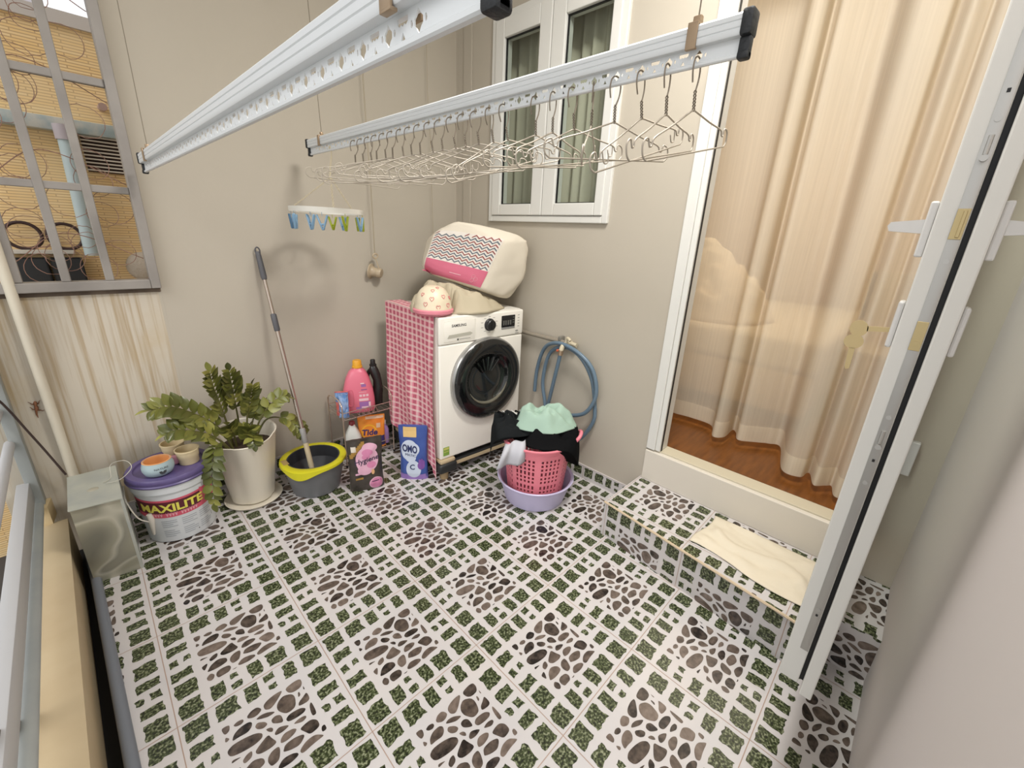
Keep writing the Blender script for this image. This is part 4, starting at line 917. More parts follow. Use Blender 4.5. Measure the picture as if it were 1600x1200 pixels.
# ---- mop bucket and mop
bc = (.372, .565); t = empty('mop_bucket', (*bc, 0), 'grey mop bucket with a wide yellow rim beside the white plant pot', 'bucket')
GB = M('bucket_grey', '6f7072', .45); YL = M('rim_yellow', 'c9c320', .4)
bm = B(); lathe(bm, [(0, .001), (.112, .001), (.122, .008), (.1385, .085), (.1385+.0015, .088), (.155, .180), (.158, .188), (.150, .188), (.147, .178), (.130, .085), (.114, .014), (0, .014)], (*bc, 0), 56); obj('tub', bm, GB, t, 40)
bm = B(); N = 64
def rim(u, v):
    a = 2*math.pi*u; lip = math.exp(-((math.atan2(math.sin(a-3.95), math.cos(a-3.95)))/.42)**2)
    prof = [(.133, .196), (.137, .199), (.160, .200), (.168, .196), (.170-.0, .184-.030*lip), (.166, .180-.030*lip)]
    i = min(int(v*5+1e-6), 4); f = v*5-i; r = prof[i][0]*(1-f)+prof[i+1][0]*f; z = prof[i][1]*(1-f)+prof[i+1][1]*f
    return Vector((bc[0]+(r+.012*lip*(r > .15))*math.cos(a), bc[1]+(r+.012*lip*(r > .15))*math.sin(a), z-.004))
grid(bm, rim, N, 5, uv=False, wrap=True); thicken(bm, .003); obj('rim', bm, YL, t, 40, label='yellow rim')
bm = B(); lathe(bm, [(.128, .125), (.128, .192), (.133, .194), (.136, .192), (.132, .12)], (*bc, 0), 48); lathe(bm, [(0, .055), (.085, .055), (.10, .07), (.128, .125)], (*bc, 0), 48); obj('liner', bm, M('liner_dark', '35363a', .4), t, 40, label='dark inner liner')
bm = B(); tube(bm, [(bc[0]+.05+.05*math.cos(a), bc[1]-.035+.04*math.sin(a), .075) for a in [2*math.pi*i/24 for i in range(24)]], .004, 6, closed=True); obj('wringer_ring', bm, M('wringer', '8d8a80', .4), t, 40)
bm = B(); box(bm, bc[0]-.155, bc[0]-.125, bc[1]-.005, bc[1]+.055, .193, .1965, 0, .002, 1, None); obj('rim_window', bm, M('rim_tan', 'a78d58', .4), t, 40)
t = empty('mop', (.365, .56, .075), 'long steel mop handle standing in the bucket and leaning on the back wall', 'mop')
A = Vector((.357, .555, .085)); Bp = Vector((.322, .860, 1.265)); mpth = lambda s: A.lerp(Bp, s)
MST = M('mop_steel', 'b9aca0', .25, metal=.85); MGR = M('mop_grip', '56565a', .5)
bm = B(); tube(bm, [mpth(.10), mpth(.72)], .0105, 14); tube(bm, [mpth(.70), mpth(.9)], .0085, 14); obj('pole', bm, MST, t, 60)
bm = B(); tube(bm, [mpth(.885), mpth(.895), mpth(.985), mpth(1.0)], [.012, .0145, .013, .010], 16); d = (Bp-A).normalized(); 
tube(bm, smooth_path([mpth(.985)+Vector((-.008, 0, 0)), mpth(1.0)+Vector((-.010, 0, .010)), mpth(1.0)+Vector((0, 0, .022)), mpth(1.0)+Vector((.010, 0, .010)), mpth(.985)+Vector((.008, 0, 0))], 5), .0035, 6); obj('grip', bm, MGR, t, 60, label='dark grey grip with hanging loop')
bm = B(); tube(bm, [mpth(.665), mpth(.67), mpth(.735), mpth(.74)], [.012, .0145, .0145, .012], 16); obj('collar', bm, MGR, t, 60, label='grey collar')
bm = B(); tube(bm, [mpth(.155), mpth(.16), mpth(.22), mpth(.225)], [.012, .0155, .0155, .012], 16); obj('collar', bm, M('collar_grey', '8f8d8b', .5), t, 60, label='light grey lower collar')
bm = B(); tube(bm, [mpth(.01), mpth(.05), mpth(.155)], [.010, .014, .0135], 16); obj('socket', bm, M('socket_cream', 'c2b394', .5), t, 60, label='cream socket')
bm = B(); rs = random.Random(8)
for k in range(60):
    a = rs.uniform(0, 6.283); L = rs.uniform(.05, .085)
    tube(bm, smooth_path([A+Vector((0, 0, .012)), A+Vector((L*.5*math.cos(a), L*.5*math.sin(a), .018)), A+Vector((L*math.cos(a), L*math.sin(a), rs.uniform(-.004, .006)))], 3), .004, 5)
obj('mop_head', bm, M('mop_strings', 'cfc8b4', .9), t, 60, label='off white mop strings')

# ---- plant pot with zamioculcas
pc = (.088, .678); t = empty('potted_plant', (*pc, .016), 'zamioculcas plant in a tall tapered off white pot', 'plant')
POT = M('pot_white', 'e6decd', .45)
sq = lambda a: .93 + .07*abs(math.cos(2*(a-.1)))**.6*1.2
bm = B(); lathe(bm, [(0, .016), (.092, .016), (.098, .022), (.145, .380), (.149, .386), (.145, .389), (.139, .382), (.125, .31), (0, .31)], (*pc, 0), 48, squash=sq)
for v in bm.verts:      # wavy rim, higher at the back
    if v.co.z > .36: v.co.z += .022*math.sin(math.atan2(v.co.y-pc[1], v.co.x-pc[0])+.35)
obj('pot', bm, POT, t, 30)
bm = B(); lathe(bm, [(0, .318), (.124, .316)], (*pc, 0), 32, squash=sq); obj('soil', bm, M('soil', '3b2c1e', .95, bump=(60, .6)), t, 60)
bm = B(); lathe(bm, [(0, .001), (.115, .001), (.128, .006), (.135, .017), (.131, .018), (.124, .010), (0, .0095)], (*pc, 0), 48); o = obj('pot_saucer', bm, POT, None, 40); tag(o, 'shallow off white saucer under the plant pot', 'saucer')
LEAF = M('leaf_green', '5f6f2c', .3); n, l, b = nodes(LEAF); nt = LEAF.node_tree; geo = n.new('ShaderNodeNewGeometry'); rp = n.new('ShaderNodeValToRGB')
rp.color_ramp.elements[0].color = lin('41461e'); rp.color_ramp.elements[1].color = lin('98964c'); e = rp.color_ramp.elements.new(.55); e.color = lin('666a30')
l.new(geo.outputs['Random Per Island'], rp.inputs[0]); l.new(rp.outputs[0], b.inputs['Base Color'])
STEM = M('stem_green', '5d5a30', .5)
def leaf(bm, base, d, nrm, L, W, droop=.15):
    d = d.normalized(); s = d.cross(nrm).normalized(); nrm = s.cross(d)
    prof = [(0, .0), (.12, .40), (.3, .85), (.5, 1.0), (.7, .82), (.88, .40), (1, 0)]
    mid = [base + d*L*t_ - nrm*droop*L*t_*t_ for t_, _ in prof]
    L_ = [bm.verts.new(m + s*W*w_ + nrm*W*.35*w_) for m, (_, w_) in zip(mid, prof)]
    R_ = [bm.verts.new(m - s*W*w_ + nrm*W*.35*w_) for m, (_, w_) in zip(mid, prof)]
    C_ = [bm.verts.new(m) for m in mid]
    for i in range(len(prof)-1):
        for X in (L_, R_):
            try: bm.faces.new((C_[i], C_[i+1], X[i+1], X[i]))
            except ValueError: pass
rs = random.Random(4)
def frond(pts, n, L, W, start=.3, up=(0, 0, 1), fan=1.0):
    path = smooth_path(pts, 10); bm = B(); m = len(path)
    tube(bm, path, [.0055-.0035*i/(m-1) for i in range(m)], 7, mi=1)
    for k in range(n):
        f = start + (1-start)*(k+.3)/n; i = min(m-2, int(f*(m-1))); p = path[i].lerp(path[i+1], f*(m-1)-i); tdir = (path[i+1]-path[i]).normalized()
        sd = tdir.cross(Vector(up)).normalized()
        upv = sd.cross(tdir).normalized()
        for s in (1, -1):
            d = tdir*.75 + sd*s*fan + upv*(.30 + rs.uniform(-.15, .15)); k_ = L*(.75+.45*math.sin(math.pi*min(1, (k+1)/n)))*rs.uniform(.88, 1.12)
            leaf(bm, p, d, upv, k_, W*k_/L, rs.uniform(.05, .3))
    leaf(bm, path[-1], (path[-1]-path[-2]), Vector((0, 0, 1)), L*.9, W*.8)
    bmesh.ops.remove_doubles(bm, verts=bm.verts[:], dist=1e-5)
    return bm
def addfrond(*a, **k):
    try: bm = frond(*a, **k)
    except AttributeError: raise
    obj('frond', bm, [LEAF, STEM], t, 60)
P0 = (.06, .67, .32)
addfrond([(.03, .66, .32), (.0, .655, .43), (-.06, .65, .52), (-.16, .645, .605), (-.235, .64, .612)], 11, .066, .020, .32, up=(.3, -.85, .4), fan=.9)
addfrond([(.04, .70, .32), (.03, .69, .45), (.015, .675, .56), (.0, .66, .66), (-.005, .65, .735)], 12, .068, .017, .35, up=(.75, -.65, .1), fan=1.1)
addfrond([(.08, .72, .32), (.085, .72, .46), (.08, .70, .60), (.078, .69, .715)], 9, .056, .017, .45, up=(.5, -.8, 0))
addfrond([(.10, .68, .32), (.115, .68, .45), (.135, .665, .55), (.155, .65, .635)], 10, .052, .017, .40, up=(.3, -.9, .1))
addfrond([(.13, .68, .32), (.16, .67, .42), (.21, .655, .50), (.265, .64, .545), (.295, .635, .54)], 6, .056, .020, .35, up=(0, -.6, .8))
addfrond([(.02, .63, .32), (-.02, .62, .40), (-.08, .61, .465), (-.165, .60, .51), (-.20, .60, .505)], 8, .064, .022, .30, up=(.1, -.7, .7))
addfrond([(.01, .62, .32), (-.02, .59, .395), (-.05, .555, .40), (-.075, .52, .34), (-.095, .50, .24), (-.105, .49, .16)], 10, .062, .021, .25, up=(-.7, -.6, .2), fan=1.0)
addfrond([(.10, .60, .32), (.105, .565, .385), (.10, .545, .40), (.098, .53, .375)], 5, .042, .015, .35, up=(0, -.5, .9))
addfrond([(.14, .70, .32), (.20, .69, .42), (.27, .665, .42), (.325, .64, .36), (.35, .63, .31)], 7, .055, .019, .45, up=(0, -.6, .8))
addfrond([(.12, .72, .32), (.15, .73, .42), (.185, .73, .47), (.205, .725, .50)], 7, .050, .018, .35, up=(0, -.9, .3))
addfrond([(.05, .68, .32), (.045, .66, .39), (.03, .64, .44), (.02, .62, .47)], 6, .052, .019, .3, up=(0, -.9, .3))
addfrond([(.09, .66, .32), (.10, .65, .39), (.115, .64, .43)], 6, .048, .018, .3, up=(0, -.9, .3))

# ---- paint bucket with lid and what stands on it
kc = (-.222, .655); t = empty('paint_bucket', (*kc, 0), 'white paint bucket with purple lid beside the plant pot', 'bucket')
bm = B(); lathe(bm, [(0, .001), (.122, .001), (.129, .006), (.1435, .262), (.150, .264), (.152, .295), (.154, .296), (.154, .312), (0, .312)], (*kc, 0), 56); obj('pail', bm, M('pail_white', 'd3d6d8', .4), t, 40)
def kf(ang, z, h=0): r = .129+(z-.006)*.0145/.256+.0008+h; return Vector((kc[0]+r*math.cos(ang), kc[1]+r*math.sin(ang), z))
def kpatch(bm, a0, a1, z0, z1, mi, h=0, wob=0):
    grid(bm, lambda u, v: kf(a0+(a1-a0)*u, z0+(z1-z0)*v + (wob*math.sin(math.pi*u)*(1 if v > .5 else 1)), h), 30, 2, mi, uv=False)
AC = math.atan2(-1.638-kc[1], -.338-kc[0])-.02
bm = B(); kpatch(bm, AC-1.30, AC+1.30, .150, .240, 0, 0, -.012); kpatch(bm, AC-1.30, AC+1.30, .150, .172, 1, .0004, -.012); kpatch(bm, AC-1.30, AC+1.30, .232, .242, 1, .0004, -.012); kpatch(bm, AC+.62, AC+1.30, .160, .240, 1, .0003, -.012)
text(bm, 'MAXILITE', .054, lambda a, c, h: kf(AC-.18+a/.139, .198+c-.012*math.cos((AC-.18+a/.139-AC)*1.2), h+.0012), 2, bold=.035, sx=1.05)
for k in range(16): kpatch(bm, AC-.75+.078*k, AC-.75+.078*k+.055, .155, .167, 3, .0010, -.012*math.cos((-.75+.078*k+.03)*1.2)) if k not in (4, 9) else None
obj('label_band', bm, [M('label_maroon', '5a1f2b', .5), M('label_red', 'd0566a', .5), M('letter_yellow', 'e2d85e', .5), M('label_pinkwhite', 'e0a6ae', .5)], t, 0, label='maroon and red label band with yellow lettering')
bm = B()
for col in (-.55, .0, .50):
    for k in range(11):
        if (k*7+int(col*10)) % 5 == 0: continue
        a0 = AC+col; kpatch(bm, a0, a0+(.42 if k % 3 else .30), .128-.0105*k, .128-.0105*k+.004, 0, 0, 0)
kpatch(bm, AC+.95, AC+.965, .06, .08, 1, .0003); kpatch(bm, AC+.4, AC+.43, .03, .036, 1, .0003)
obj('small_print', bm, [M('print_grey', 'a9aeb3', .5), M('print_black', '333333', .5)], t, 0)
PUR = M('lid_purple', '564a75', .35, var=(20, '605482', .2))
bm = B(); lathe(bm, [(.153, .300), (.158, .300), (.160, .306), (.155, .311), (.157, .318), (.157, .330), (.152, .337), (.128, .338), (.124, .330), (0, .331)], (*kc, 0), 56); obj('lid', bm, PUR, t, 40, label='purple lid')
bm = B(); a0 = AC+1.15
tube(bm, smooth_path([kf(AC-1.55, .285, .02), kf(AC-1.3, .23, .03), kf(AC-1.0, .16, .03), kf(AC-.78, .135, .018)], 6), .003, 6); tube(bm, [kf(AC-.80, .168, .007), kf(AC-.76, .140, .008), kf(AC-.80, .105, .008), kf(AC-.86, .055, .006)], [.010, .012, .010, .005], 8); obj('bail_handle', bm, M('bail_white', 'd5cfc4', .4), t, 60)
ZK = .338
t = empty('ceramic_bowl', (-.268, .598, .3315), 'pale blue ceramic bowl with orange inside on the purple lid', 'bowl')
bcx, bcy = -.262, .600
bm = B(); lathe(bm, [(0, 0), (.040, 0), (.049, .006), (.057, .026), (.057, .042), (.051, .060), (.050, .066), (.0455, .066)], (bcx, bcy, .3315), 40); obj('shell', bm, M('bowl_blue', 'a9bcc0', .35), t, 40)
bm = B(); lathe(bm, [(.0515, .0655), (.0475, .0675), (.045, .062), (.048, .045), (.045, .022), (.03, .010), (0, .008)], (bcx, bcy, .3315), 40); obj('glaze', bm, M('bowl_orange', 'd99b62', .35), t, 40, label='orange inner glaze')
def bf(a, z, h=0): r = .057+.0008+h; return Vector((bcx+r*math.cos(a), bcy+r*math.sin(a), .3315+z))
ab = math.atan2(-1.638-bcy, -.338-bcx)+.15
bm = B(); text(bm, 'NATURE', .013, lambda a, c, h: bf(ab+a/.057, .043+c, h)); flat(lambda a, b_, h: bf(ab+.05+a/.057, .025+b_, h), [(-.013, .006), (.013, .007), (.011, -.003), (.004, -.008), (-.006, -.008), (-.011, -.003)], bm)
obj('print', bm, M('print_dark', '37393a', .5), t, 0, label='dark lettering and emblem')
CRM = M('cup_cream', 'd9c7a0', .45)
def cup(x, y, z, lab, r=.047):
    t = empty('plant_cup', (x, y, z), lab, 'cup', 'cream cups on the paint bucket')
    bm = B(); lathe(bm, [(0, 0), (r*.80, 0), (r*.85, .004), (r*.86, .030), (r*.93, .034), (r*.97, .062), (r*1.05, .064), (r*1.05, .070), (r*.95, .070), (r*.88, .036), (r*.80, .008), (0, .008)], (x, y, z), 36); obj('cup', bm, CRM, t, 40)
cup(-.150, .628, .3315, 'cream plastic cup on the purple lid nearest the plant leaves', .045)
cup(-.190, .722, .3385, 'cream plastic cup at the back of the purple lid behind the blue bowl', .045)
bm = B(); lathe(bm, [(0, 0), (.018, 0), (.024, .006), (.022, .030), (.012, .036), (0, .037)], (-.20, .655, .3315), 20); o = obj('pink_lump', bm, M('pink_soap', 'd69aaf', .5), None, 60); tag(o, 'small pink object between the blue bowl and the cream cups', 'soap')

# ---- galvanised box in the corner, pipe, gecko, cable
t = empty('metal_box', (-.465, .60, 0), 'dull galvanised sheet metal box in the corner under the downpipe', 'box')
GAL = M('galvanised', 'a8aca4', .45, metal=.55, var=(7, 'c4c4b4', .2)); n, l, b = nodes(GAL); nt = GAL.node_tree; tc = n['Texture Coordinate']
no = n.new('ShaderNodeTexNoise'); no.inputs['Scale'].default_value = 3.6; no.inputs['Detail'].default_value = 1.2; no.inputs['Distortion'].default_value = .9; l.new(tc.outputs['Object'], no.inputs['Vector'])
rp = n.new('ShaderNodeValToRGB'); rp.color_ramp.elements[0].position = .3; rp.color_ramp.elements[0].color = lin('87867a'); rp.color_ramp.elements[1].position = .75; rp.color_ramp.elements[1].color = lin('c3c0ae')
for p_, c_ in ((.44, 'a9a694'), (.47, 'c9c6b6'), (.50, '9c9a8c'), (.62, 'b2ad98')): rp.color_ramp.elements.new(p_).color = lin(c_)
l.new(no.outputs['Fac'], rp.inputs[0]); l.new(rp.outputs[0], b.inputs['Base Color'])
bm = B(); fx = lambda a, b_, h: (a, b_, h)
prism(bm, [(-.540, .455), (-.398, .435), (-.398, .745), (-.540, .745)], xy(.001), .348); 
for v in bm.verts:
    if v.co.z > .3 and v.co.y < .5: v.co.z -= .004
obj('body', bm, GAL, t, 0)
bm = B(); prism(bm, [(-.544, .444), (-.394, .424), (-.394, .750), (-.544, .750)], xy(.349), .004); box(bm, -.402, -.393, .435, .745, .0, .349, 0); obj('top_sheet', bm, M('galv_top', 'aeb2ad', .4, metal=.4, var=(12, 'c0c2b6', .2)), t, 0)
bm = B(); lathe(bm, [(.018, 0), (.014, .0015), (0, .001)], (-.472, .57, .3532), 20); obj('dimple', bm, GAL, t, 60)
bm = B(); tube(bm, smooth_path([(-.44, .60, .356), (-.415, .62, .360), (-.405, .66, .40), (-.36, .60, .43), (-.345, .57, .405), (-.385, .56, .37), (-.43, .585, .357)], 6), .0015, 6); o = obj('wire_loop', bm, M('steel_wire', 'b9b5a8', .4), None, 60); tag(o, 'loose loop of thin wire lying on the galvanised box', 'wire')
bm = B(); tube(bm, [(-.530, .850, .02), (-.533, .850, 1.10), (-.537, .850, 3.0)], .0165, 18); o = obj('downpipe', bm, M('pvc_cream', 'd3cbb8', .45), None, 60); tag(o, 'cream plastic downpipe standing in the corner behind the galvanised box', 'pipe')
t = empty('gecko', (-.574, .876, .64), 'small brown gecko clinging head up to the stained wall', 'gecko')
bm = B(); g = lambda x, z, h=.006: (-.574+x, .881-h, .640+z)
tube(bm, [g(.004, .026), g(.004, .020), g(.003, .014), g(.002, .008), g(.003, 0), g(.002, -.010), g(-.001, -.018), g(-.003, -.032, .004), g(-.002, -.048, .003)], [.002, .0055, .0058, .004, .0062, .0058, .0035, .0026, .0008], 8)
for pts in ([(.003, .010), (.012, .013), (.015, .022)], [(.003, .010), (-.006, .014), (-.011, .022)], [(.002, -.014), (.011, -.017), (.017, -.022)], [(.0, -.012), (-.009, -.008), (-.011, .0)]):
    tube(bm, [g(a, c, .004) for a, c in pts], [.0024, .0018, .0012], 6); e_ = pts[-1]
    for q in (-.5, 0, .5): tube(bm, [g(*e_, .003), g(e_[0]+.004*math.sin(q+(1.2 if e_[0] > 0 else -1.2)), e_[1]+.004*math.cos(q), .002)], .0007, 4)
obj('body', bm, M('gecko_skin', '8a5a3c', .6, var=(180, '6d442c', .2)), t, 60)
bm = B(); tube(bm, smooth_path([(-.72, .50, .93), (-.655, .74, .76), (-.60, .79, .55), (-.548, .80, .345)], 8), .004, 7); o = obj('black_cable', bm, M('cable_brown', '3c2d28', .6), None, 60); tag(o, 'dark cable sloping down the left corner to the metal box', 'cable')
RAILW = M('railing_white', 'b4b4b5', .45); RAILB = M('railing_bluegrey', '8f9494', .5, var=(6, 'a3a6a2', .25))
t = empty('side_railing', (-.66, .3, 0), 'grey and white steel railing along the open left side of the balcony', 'railing')
bm = B(); box(bm, -.668, -.632, .820, .875, .225, 1.1, 0, .003); obj('post', bm, RAILB, t, 40)
bm = B(); box(bm, -.668, -.632, -1.95, -1.90, .12, 1.1, 0, .003); obj('post', bm, RAILB, t, 40)
bm = B(); tube(bm, [(-.655, .83, .225), (-.628, -1.95, .205)], .018, 12); obj('bottom_rail', bm, RAILB, t, 60)
bm = B(); box(bm, -.018, .018, -1.39, 1.39, -.040, .040, 0, .003, 2, Matrix.Translation((-.662, -.56, .30)) @ Matrix.Rotation(.008, 4, 'Z')); obj('flat_bar', bm, RAILW, t, 40, label='flat white bar')
for z in (.52, .66, .80):
    bm = B(); tube(bm, [(-.668, .83, z), (-.655, -1.95, z)], .016, 12); obj('rail', bm, RAILW, t, 60)
bm = B(); box(bm, -.012, .012, -.5, .5, -.012, .012, 0, .002, 1, Matrix.Translation((-.665, -.45, .33)) @ Matrix.Rotation(-.75, 4, 'X')); obj('brace', bm, M('brace_brown', '5b534c', .5), t, 40, label='dark diagonal brace')
bm = B(); prism(bm, [(-.682, .795), (-.628, .790), (-.618, .872), (-.675, .875)], xy(.14), .085); o = obj('plaster_block', bm, M('plaster_block', 'cdb78e', .8), None, 0); tag(o, 'small beige plaster block at the foot of the railing post', 'block')

# ---- things outside the barred window
t = empty('outside_downpipe', (-.25, 1.74, 1.19), 'thick pale blue drainpipe on the orange brick wall outside the window', 'pipe')
PB = M('pale_blue_pipe', 'b4c3c4', .5)
bm = B(); tube(bm, [(-.262, 1.735, 1.19), (-.245, 1.735, 1.80)], .034, 18); obj('pipe', bm, PB, t, 60)
bm = B(); tube(bm, [(-.245, 1.735, 1.76), (-.245, 1.735, 1.83)], .042, 18); obj('socket', bm, M('pipe_lilac', 'b3a9ac', .5), t, 60)
bm = B(); box(bm, -.95, -.02, 1.73, 1.80, 1.80, 1.862, 0, .004); o = obj('cable_trunking', bm, M('trunking', 'cdccc2', .5, var=(14, 'a3b4b6', .12)), None, 40); tag(o, 'pale horizontal cable trunking on the outside brick wall', 'trunking')
t = empty('louvre_vent', (-.115, 1.79, 1.62), 'square dark vent with white slats on the outside brick wall', 'vent')
bm = B(); box(bm, -.19, -.045, 1.785, 1.80, 1.625, 1.84, 0); obj('opening', bm, M('vent_dark', '3d2a22', .8), t, 0)
bm = B()
for k in range(12): box(bm, -.195, -.04, 1.765, 1.79, 1.630+.018*k, 1.637+.018*k, 0, .001, 1)
obj('slat', bm, M('vent_slat', 'd8cfc0', .6), t, 0)
bm = B(); tube(bm, [(-.075, 1.80, 1.95), (-.075, 1.72, 1.945)], .018, 14); o = obj('pipe_stub', bm, M('stub_pink', 'b89a8e', .6), None, 60); tag(o, 'short pipe stub sticking out of the outside brick wall', 'pipe')
t = empty('black_crate', (-.43, 1.70, 1.06), 'black plastic crates hung low on the outside wall behind the grille', 'crate')
CB = M('crate_black', '26282a', .5)
bm = B()
for x0, x1 in ((-.57, -.44), (-.43, -.31)):
    box(bm, x0, x1, 1.66, 1.78, 1.05, 1.06, 0)
    for y in (1.66, 1.775): box(bm, x0, x1, y, y+.006, 1.06, 1.175, 0)
    for x in (x0, x1-.006): box(bm, x, x+.006, 1.66, 1.78, 1.06, 1.175, 0)
obj('tub', bm, CB, t, 0)
bm = B(); box(bm, -.60, -.29, 1.64, 1.80, 1.03, 1.05, 0, .002); o = obj('crate_shelf', bm, M('shelf_tan', 'b09468', .7), None, 0); tag(o, 'narrow tan ledge under the black crates outside', 'shelf')
bm = B(); box(bm, -.60, -.33, 1.75, 1.80, 1.195, 1.215, 0, .002); o = obj('white_strip', bm, M('strip_white', 'cfc8ba', .6), None, 0); tag(o, 'pale strip fixed above the black crates outside', 'strip')
for x, lab in ((-.50, 'dark hoop above the left black crate outside'), (-.35, 'dark hoop above the right black crate outside')):
    bm = B(); tube(bm, [(x+.065*math.cos(a), 1.77, 1.285+.065*math.sin(a)) for a in [2*math.pi*i/30 for i in range(30)]], .008, 8, closed=True); o = obj('cable_hoop', bm, M('hoop_dark', '3a2420', .6), None, 60); tag(o, lab, 'hoop', 'dark hoops outside')
bm = B(); lathe(bm, [(0, .03), (.06, .02), (.085, 0), (.085, -.01)], (0, 0, 0), 24, mat=Matrix.Translation((-.05, 1.79, 1.12)) @ Matrix.Rotation(math.pi/2, 4, 'X')); o = obj('round_vent_cowl', bm, M('cowl_white', 'cbbfae', .6, bump=(60, .5)), None, 60); tag(o, 'round pale vent cowl at the lower right of the barred window view', 'vent')
bm = B(); box(bm, -.75, -.225, 1.90, 1.98, 2.351, 2.8, 0); o = obj('blank_board', bm, M('panel_pale', 'd8d4dd', .6), None, 0); tag(o, 'blank white board above the outside brick wall, seen through the upper grille', 'board')

# ---- wall pipe, tap and hose
t = empty('water_pipe', (1.575, -.05, .82), 'grey water pipe running along the right wall from behind the machine', 'pipe')
bm = B(); tube(bm, [(1.578, .70, .825), (1.578, -.20, .825)], .013, 12); obj('pipe', bm, M('pipe_greybrown', '8e8577', .5), t, 60)
bm = B(); box(bm, 1.565, 1.607, -.165, -.145, .81, .855, 0, .003); obj('clip', bm, M('clip_grey', '77746c', .5), t, 40)
t = empty('tap', (1.575, -.22, .82), 'cream plastic tap at the end of the grey wall pipe', 'tap')
TAPM = M('tap_cream', 'c9bea4', .4)
bm = B(); tube(bm, smooth_path([(1.605, -.215, .825), (1.56, -.215, .825), (1.53, -.213, .815), (1.52, -.21, .79)], 5), .014, 12); tube(bm, [(1.585, -.215, .825), (1.585, -.24, .825), (1.585, -.27, .822)], .012, 12); obj('body', bm, TAPM, t, 60)
bm = B(); tube(bm, smooth_path([(1.55, -.218, .835), (1.548, -.225, .86), (1.545, -.24, .862), (1.54, -.255, .852)], 5), .0085, 10); obj('handle', bm, TAPM, t, 60)
bm = B(); tube(bm, [(1.522, -.21, .792), (1.519, -.208, .762)], .0145, 14); obj('hose_nut', bm, M('nut_chrome', 'a9927a', .3, metal=.7), t, 60, label='metal hose nut')
bm = B(); tube(bm, [(1.53, -.195, .785), (1.533, -.172, .78)], .008, 10); obj('red_knob', bm, M('tap_red', 'd0694a', .4), t, 60, label='orange red knob')
HOSE = M('hose_blue', '627686', .35)
def wall(y, z, x=1.575): return (x, y, z)
hp = [wall(-.208, .765, 1.519), wall(-.17, .60, 1.53), wall(-.125, .42, 1.545), wall(-.10, .36, 1.56), wall(-.075, .42, 1.572), wall(-.045, .55, 1.575), wall(-.085, .73, 1.570), wall(-.20, .805, 1.555), wall(-.32, .775, 1.556), wall(-.405, .66, 1.57), wall(-.44, .50, 1.580), wall(-.44, .40, 1.58), wall(-.37, .27, 1.57), wall(-.29, .25, 1.56),
      wall(-.17, .28, 1.55), wall(-.19, .38, 1.535), wall(-.30, .408, 1.535), wall(-.405, .46, 1.545), wall(-.455, .58, 1.555), wall(-.42, .72, 1.548), wall(-.32, .80, 1.535), wall(-.18, .825, 1.535), wall(-.06, .77, 1.555), wall(.005, .62, 1.572), wall(.018, .46, 1.575)]
bm = B(); tube(bm, smooth_path(hp, 9), .0115, 12); o = obj('garden_hose', bm, HOSE, None, 60); tag(o, 'coiled blue garden hose hanging from the tap on the right wall', 'hose')

# ---- basin, laundry basket, clothes
gc = (1.245, -.315)
bm = B(); lathe(bm, [(0, .001), (.158, .001), (.168, .006), (.203, .128), (.214, .132), (.216, .138), (.210, .142), (.199, .135), (.165, .014), (0, .011)], (*gc, 0), 56); o = obj('plastic_basin', bm, M('basin_lavender', 'b9b2cf', .4), None, 40); tag(o, 'pale lavender plastic basin under the pink laundry basket', 'basin')
t = empty('laundry_basket', (*gc, .012), 'pink perforated plastic laundry basket standing in the lavender basin', 'basket')
PKB = M('basket_pink', 'e07f8c', .4)
bm = B(); ZB, ZR = .013, .375
def bkr(z): return .150 + (z-ZB)/(ZR-ZB)*.036
NS = 96; rows = 40
def bka(k): return 2*math.pi*k/NS
def hole(k, j):
    # columns of oval holes, 12 groups of six columns with solid ribs between
    g = k % 12
    if g in (0, 11, 10): return False
    if g % 2 == 0: return False
    pat = [0, 0, 0, 1, 1, 1, 0, 1, 1, 0, 1, 1, 0, 1, 1, 1, 0, 0, 1, 1, 0, 1, 1, 0, 1, 1, 1, 0, 1, 1, 0, 1, 1, 0, 1, 1, 0, 0, 0, 0]
    return bool(pat[j])
vs = {}
def V(k, j):
    k %= NS
    if (k, j) not in vs:
        z = ZB+.02+(ZR-.025-ZB-.02)*j/rows; r = bkr(z)*(1+.012*math.cos(8*bka(k))); vs[k, j] = bm.verts.new((gc[0]+r*math.cos(bka(k)), gc[1]+r*math.sin(bka(k)), z))
    return vs[k, j]
for k in range(NS):
    for j in range(rows):
        if not hole(k, j): bm.faces.new((V(k, j), V(k+1, j), V(k+1, j+1), V(k, j+1)))
thicken(bm, .003)
obj('wall', bm, PKB, t, 60)
bm = B(); lathe(bm, [(0, ZB), (.148, ZB), (.1535, ZB+.006), (.155, ZB+.022), (.151, ZB+.022), (.148, ZB+.010), (0, ZB+.006)], (*gc, 0), 56); obj('base', bm, PKB, t, 40)
bm = B(); lathe(bm, [(.180, ZR-.028), (.184, ZR-.03), (.188, ZR-.006), (.199, ZR-.004), (.200, ZR+.003), (.190, ZR+.006), (.183, ZR+.002), (.180, ZR-.028)], (*gc, 0), 64); obj('rim', bm, PKB, t, 40)
bm = B(); ah = -.92
tube(bm, smooth_path([(gc[0]+.19*math.cos(ah-.28), gc[1]+.19*math.sin(ah-.28), ZR-.01), (gc[0]+.222*math.cos(ah-.18), gc[1]+.222*math.sin(ah-.18), ZR+.03), (gc[0]+.23*math.cos(ah), gc[1]+.23*math.sin(ah), ZR+.045), (gc[0]+.222*math.cos(ah+.18), gc[1]+.222*math.sin(ah+.18), ZR+.03), (gc[0]+.19*math.cos(ah+.28), gc[1]+.19*math.sin(ah+.28), ZR-.01)], 6), .010, 10); obj('handle', bm, PKB, t, 60)
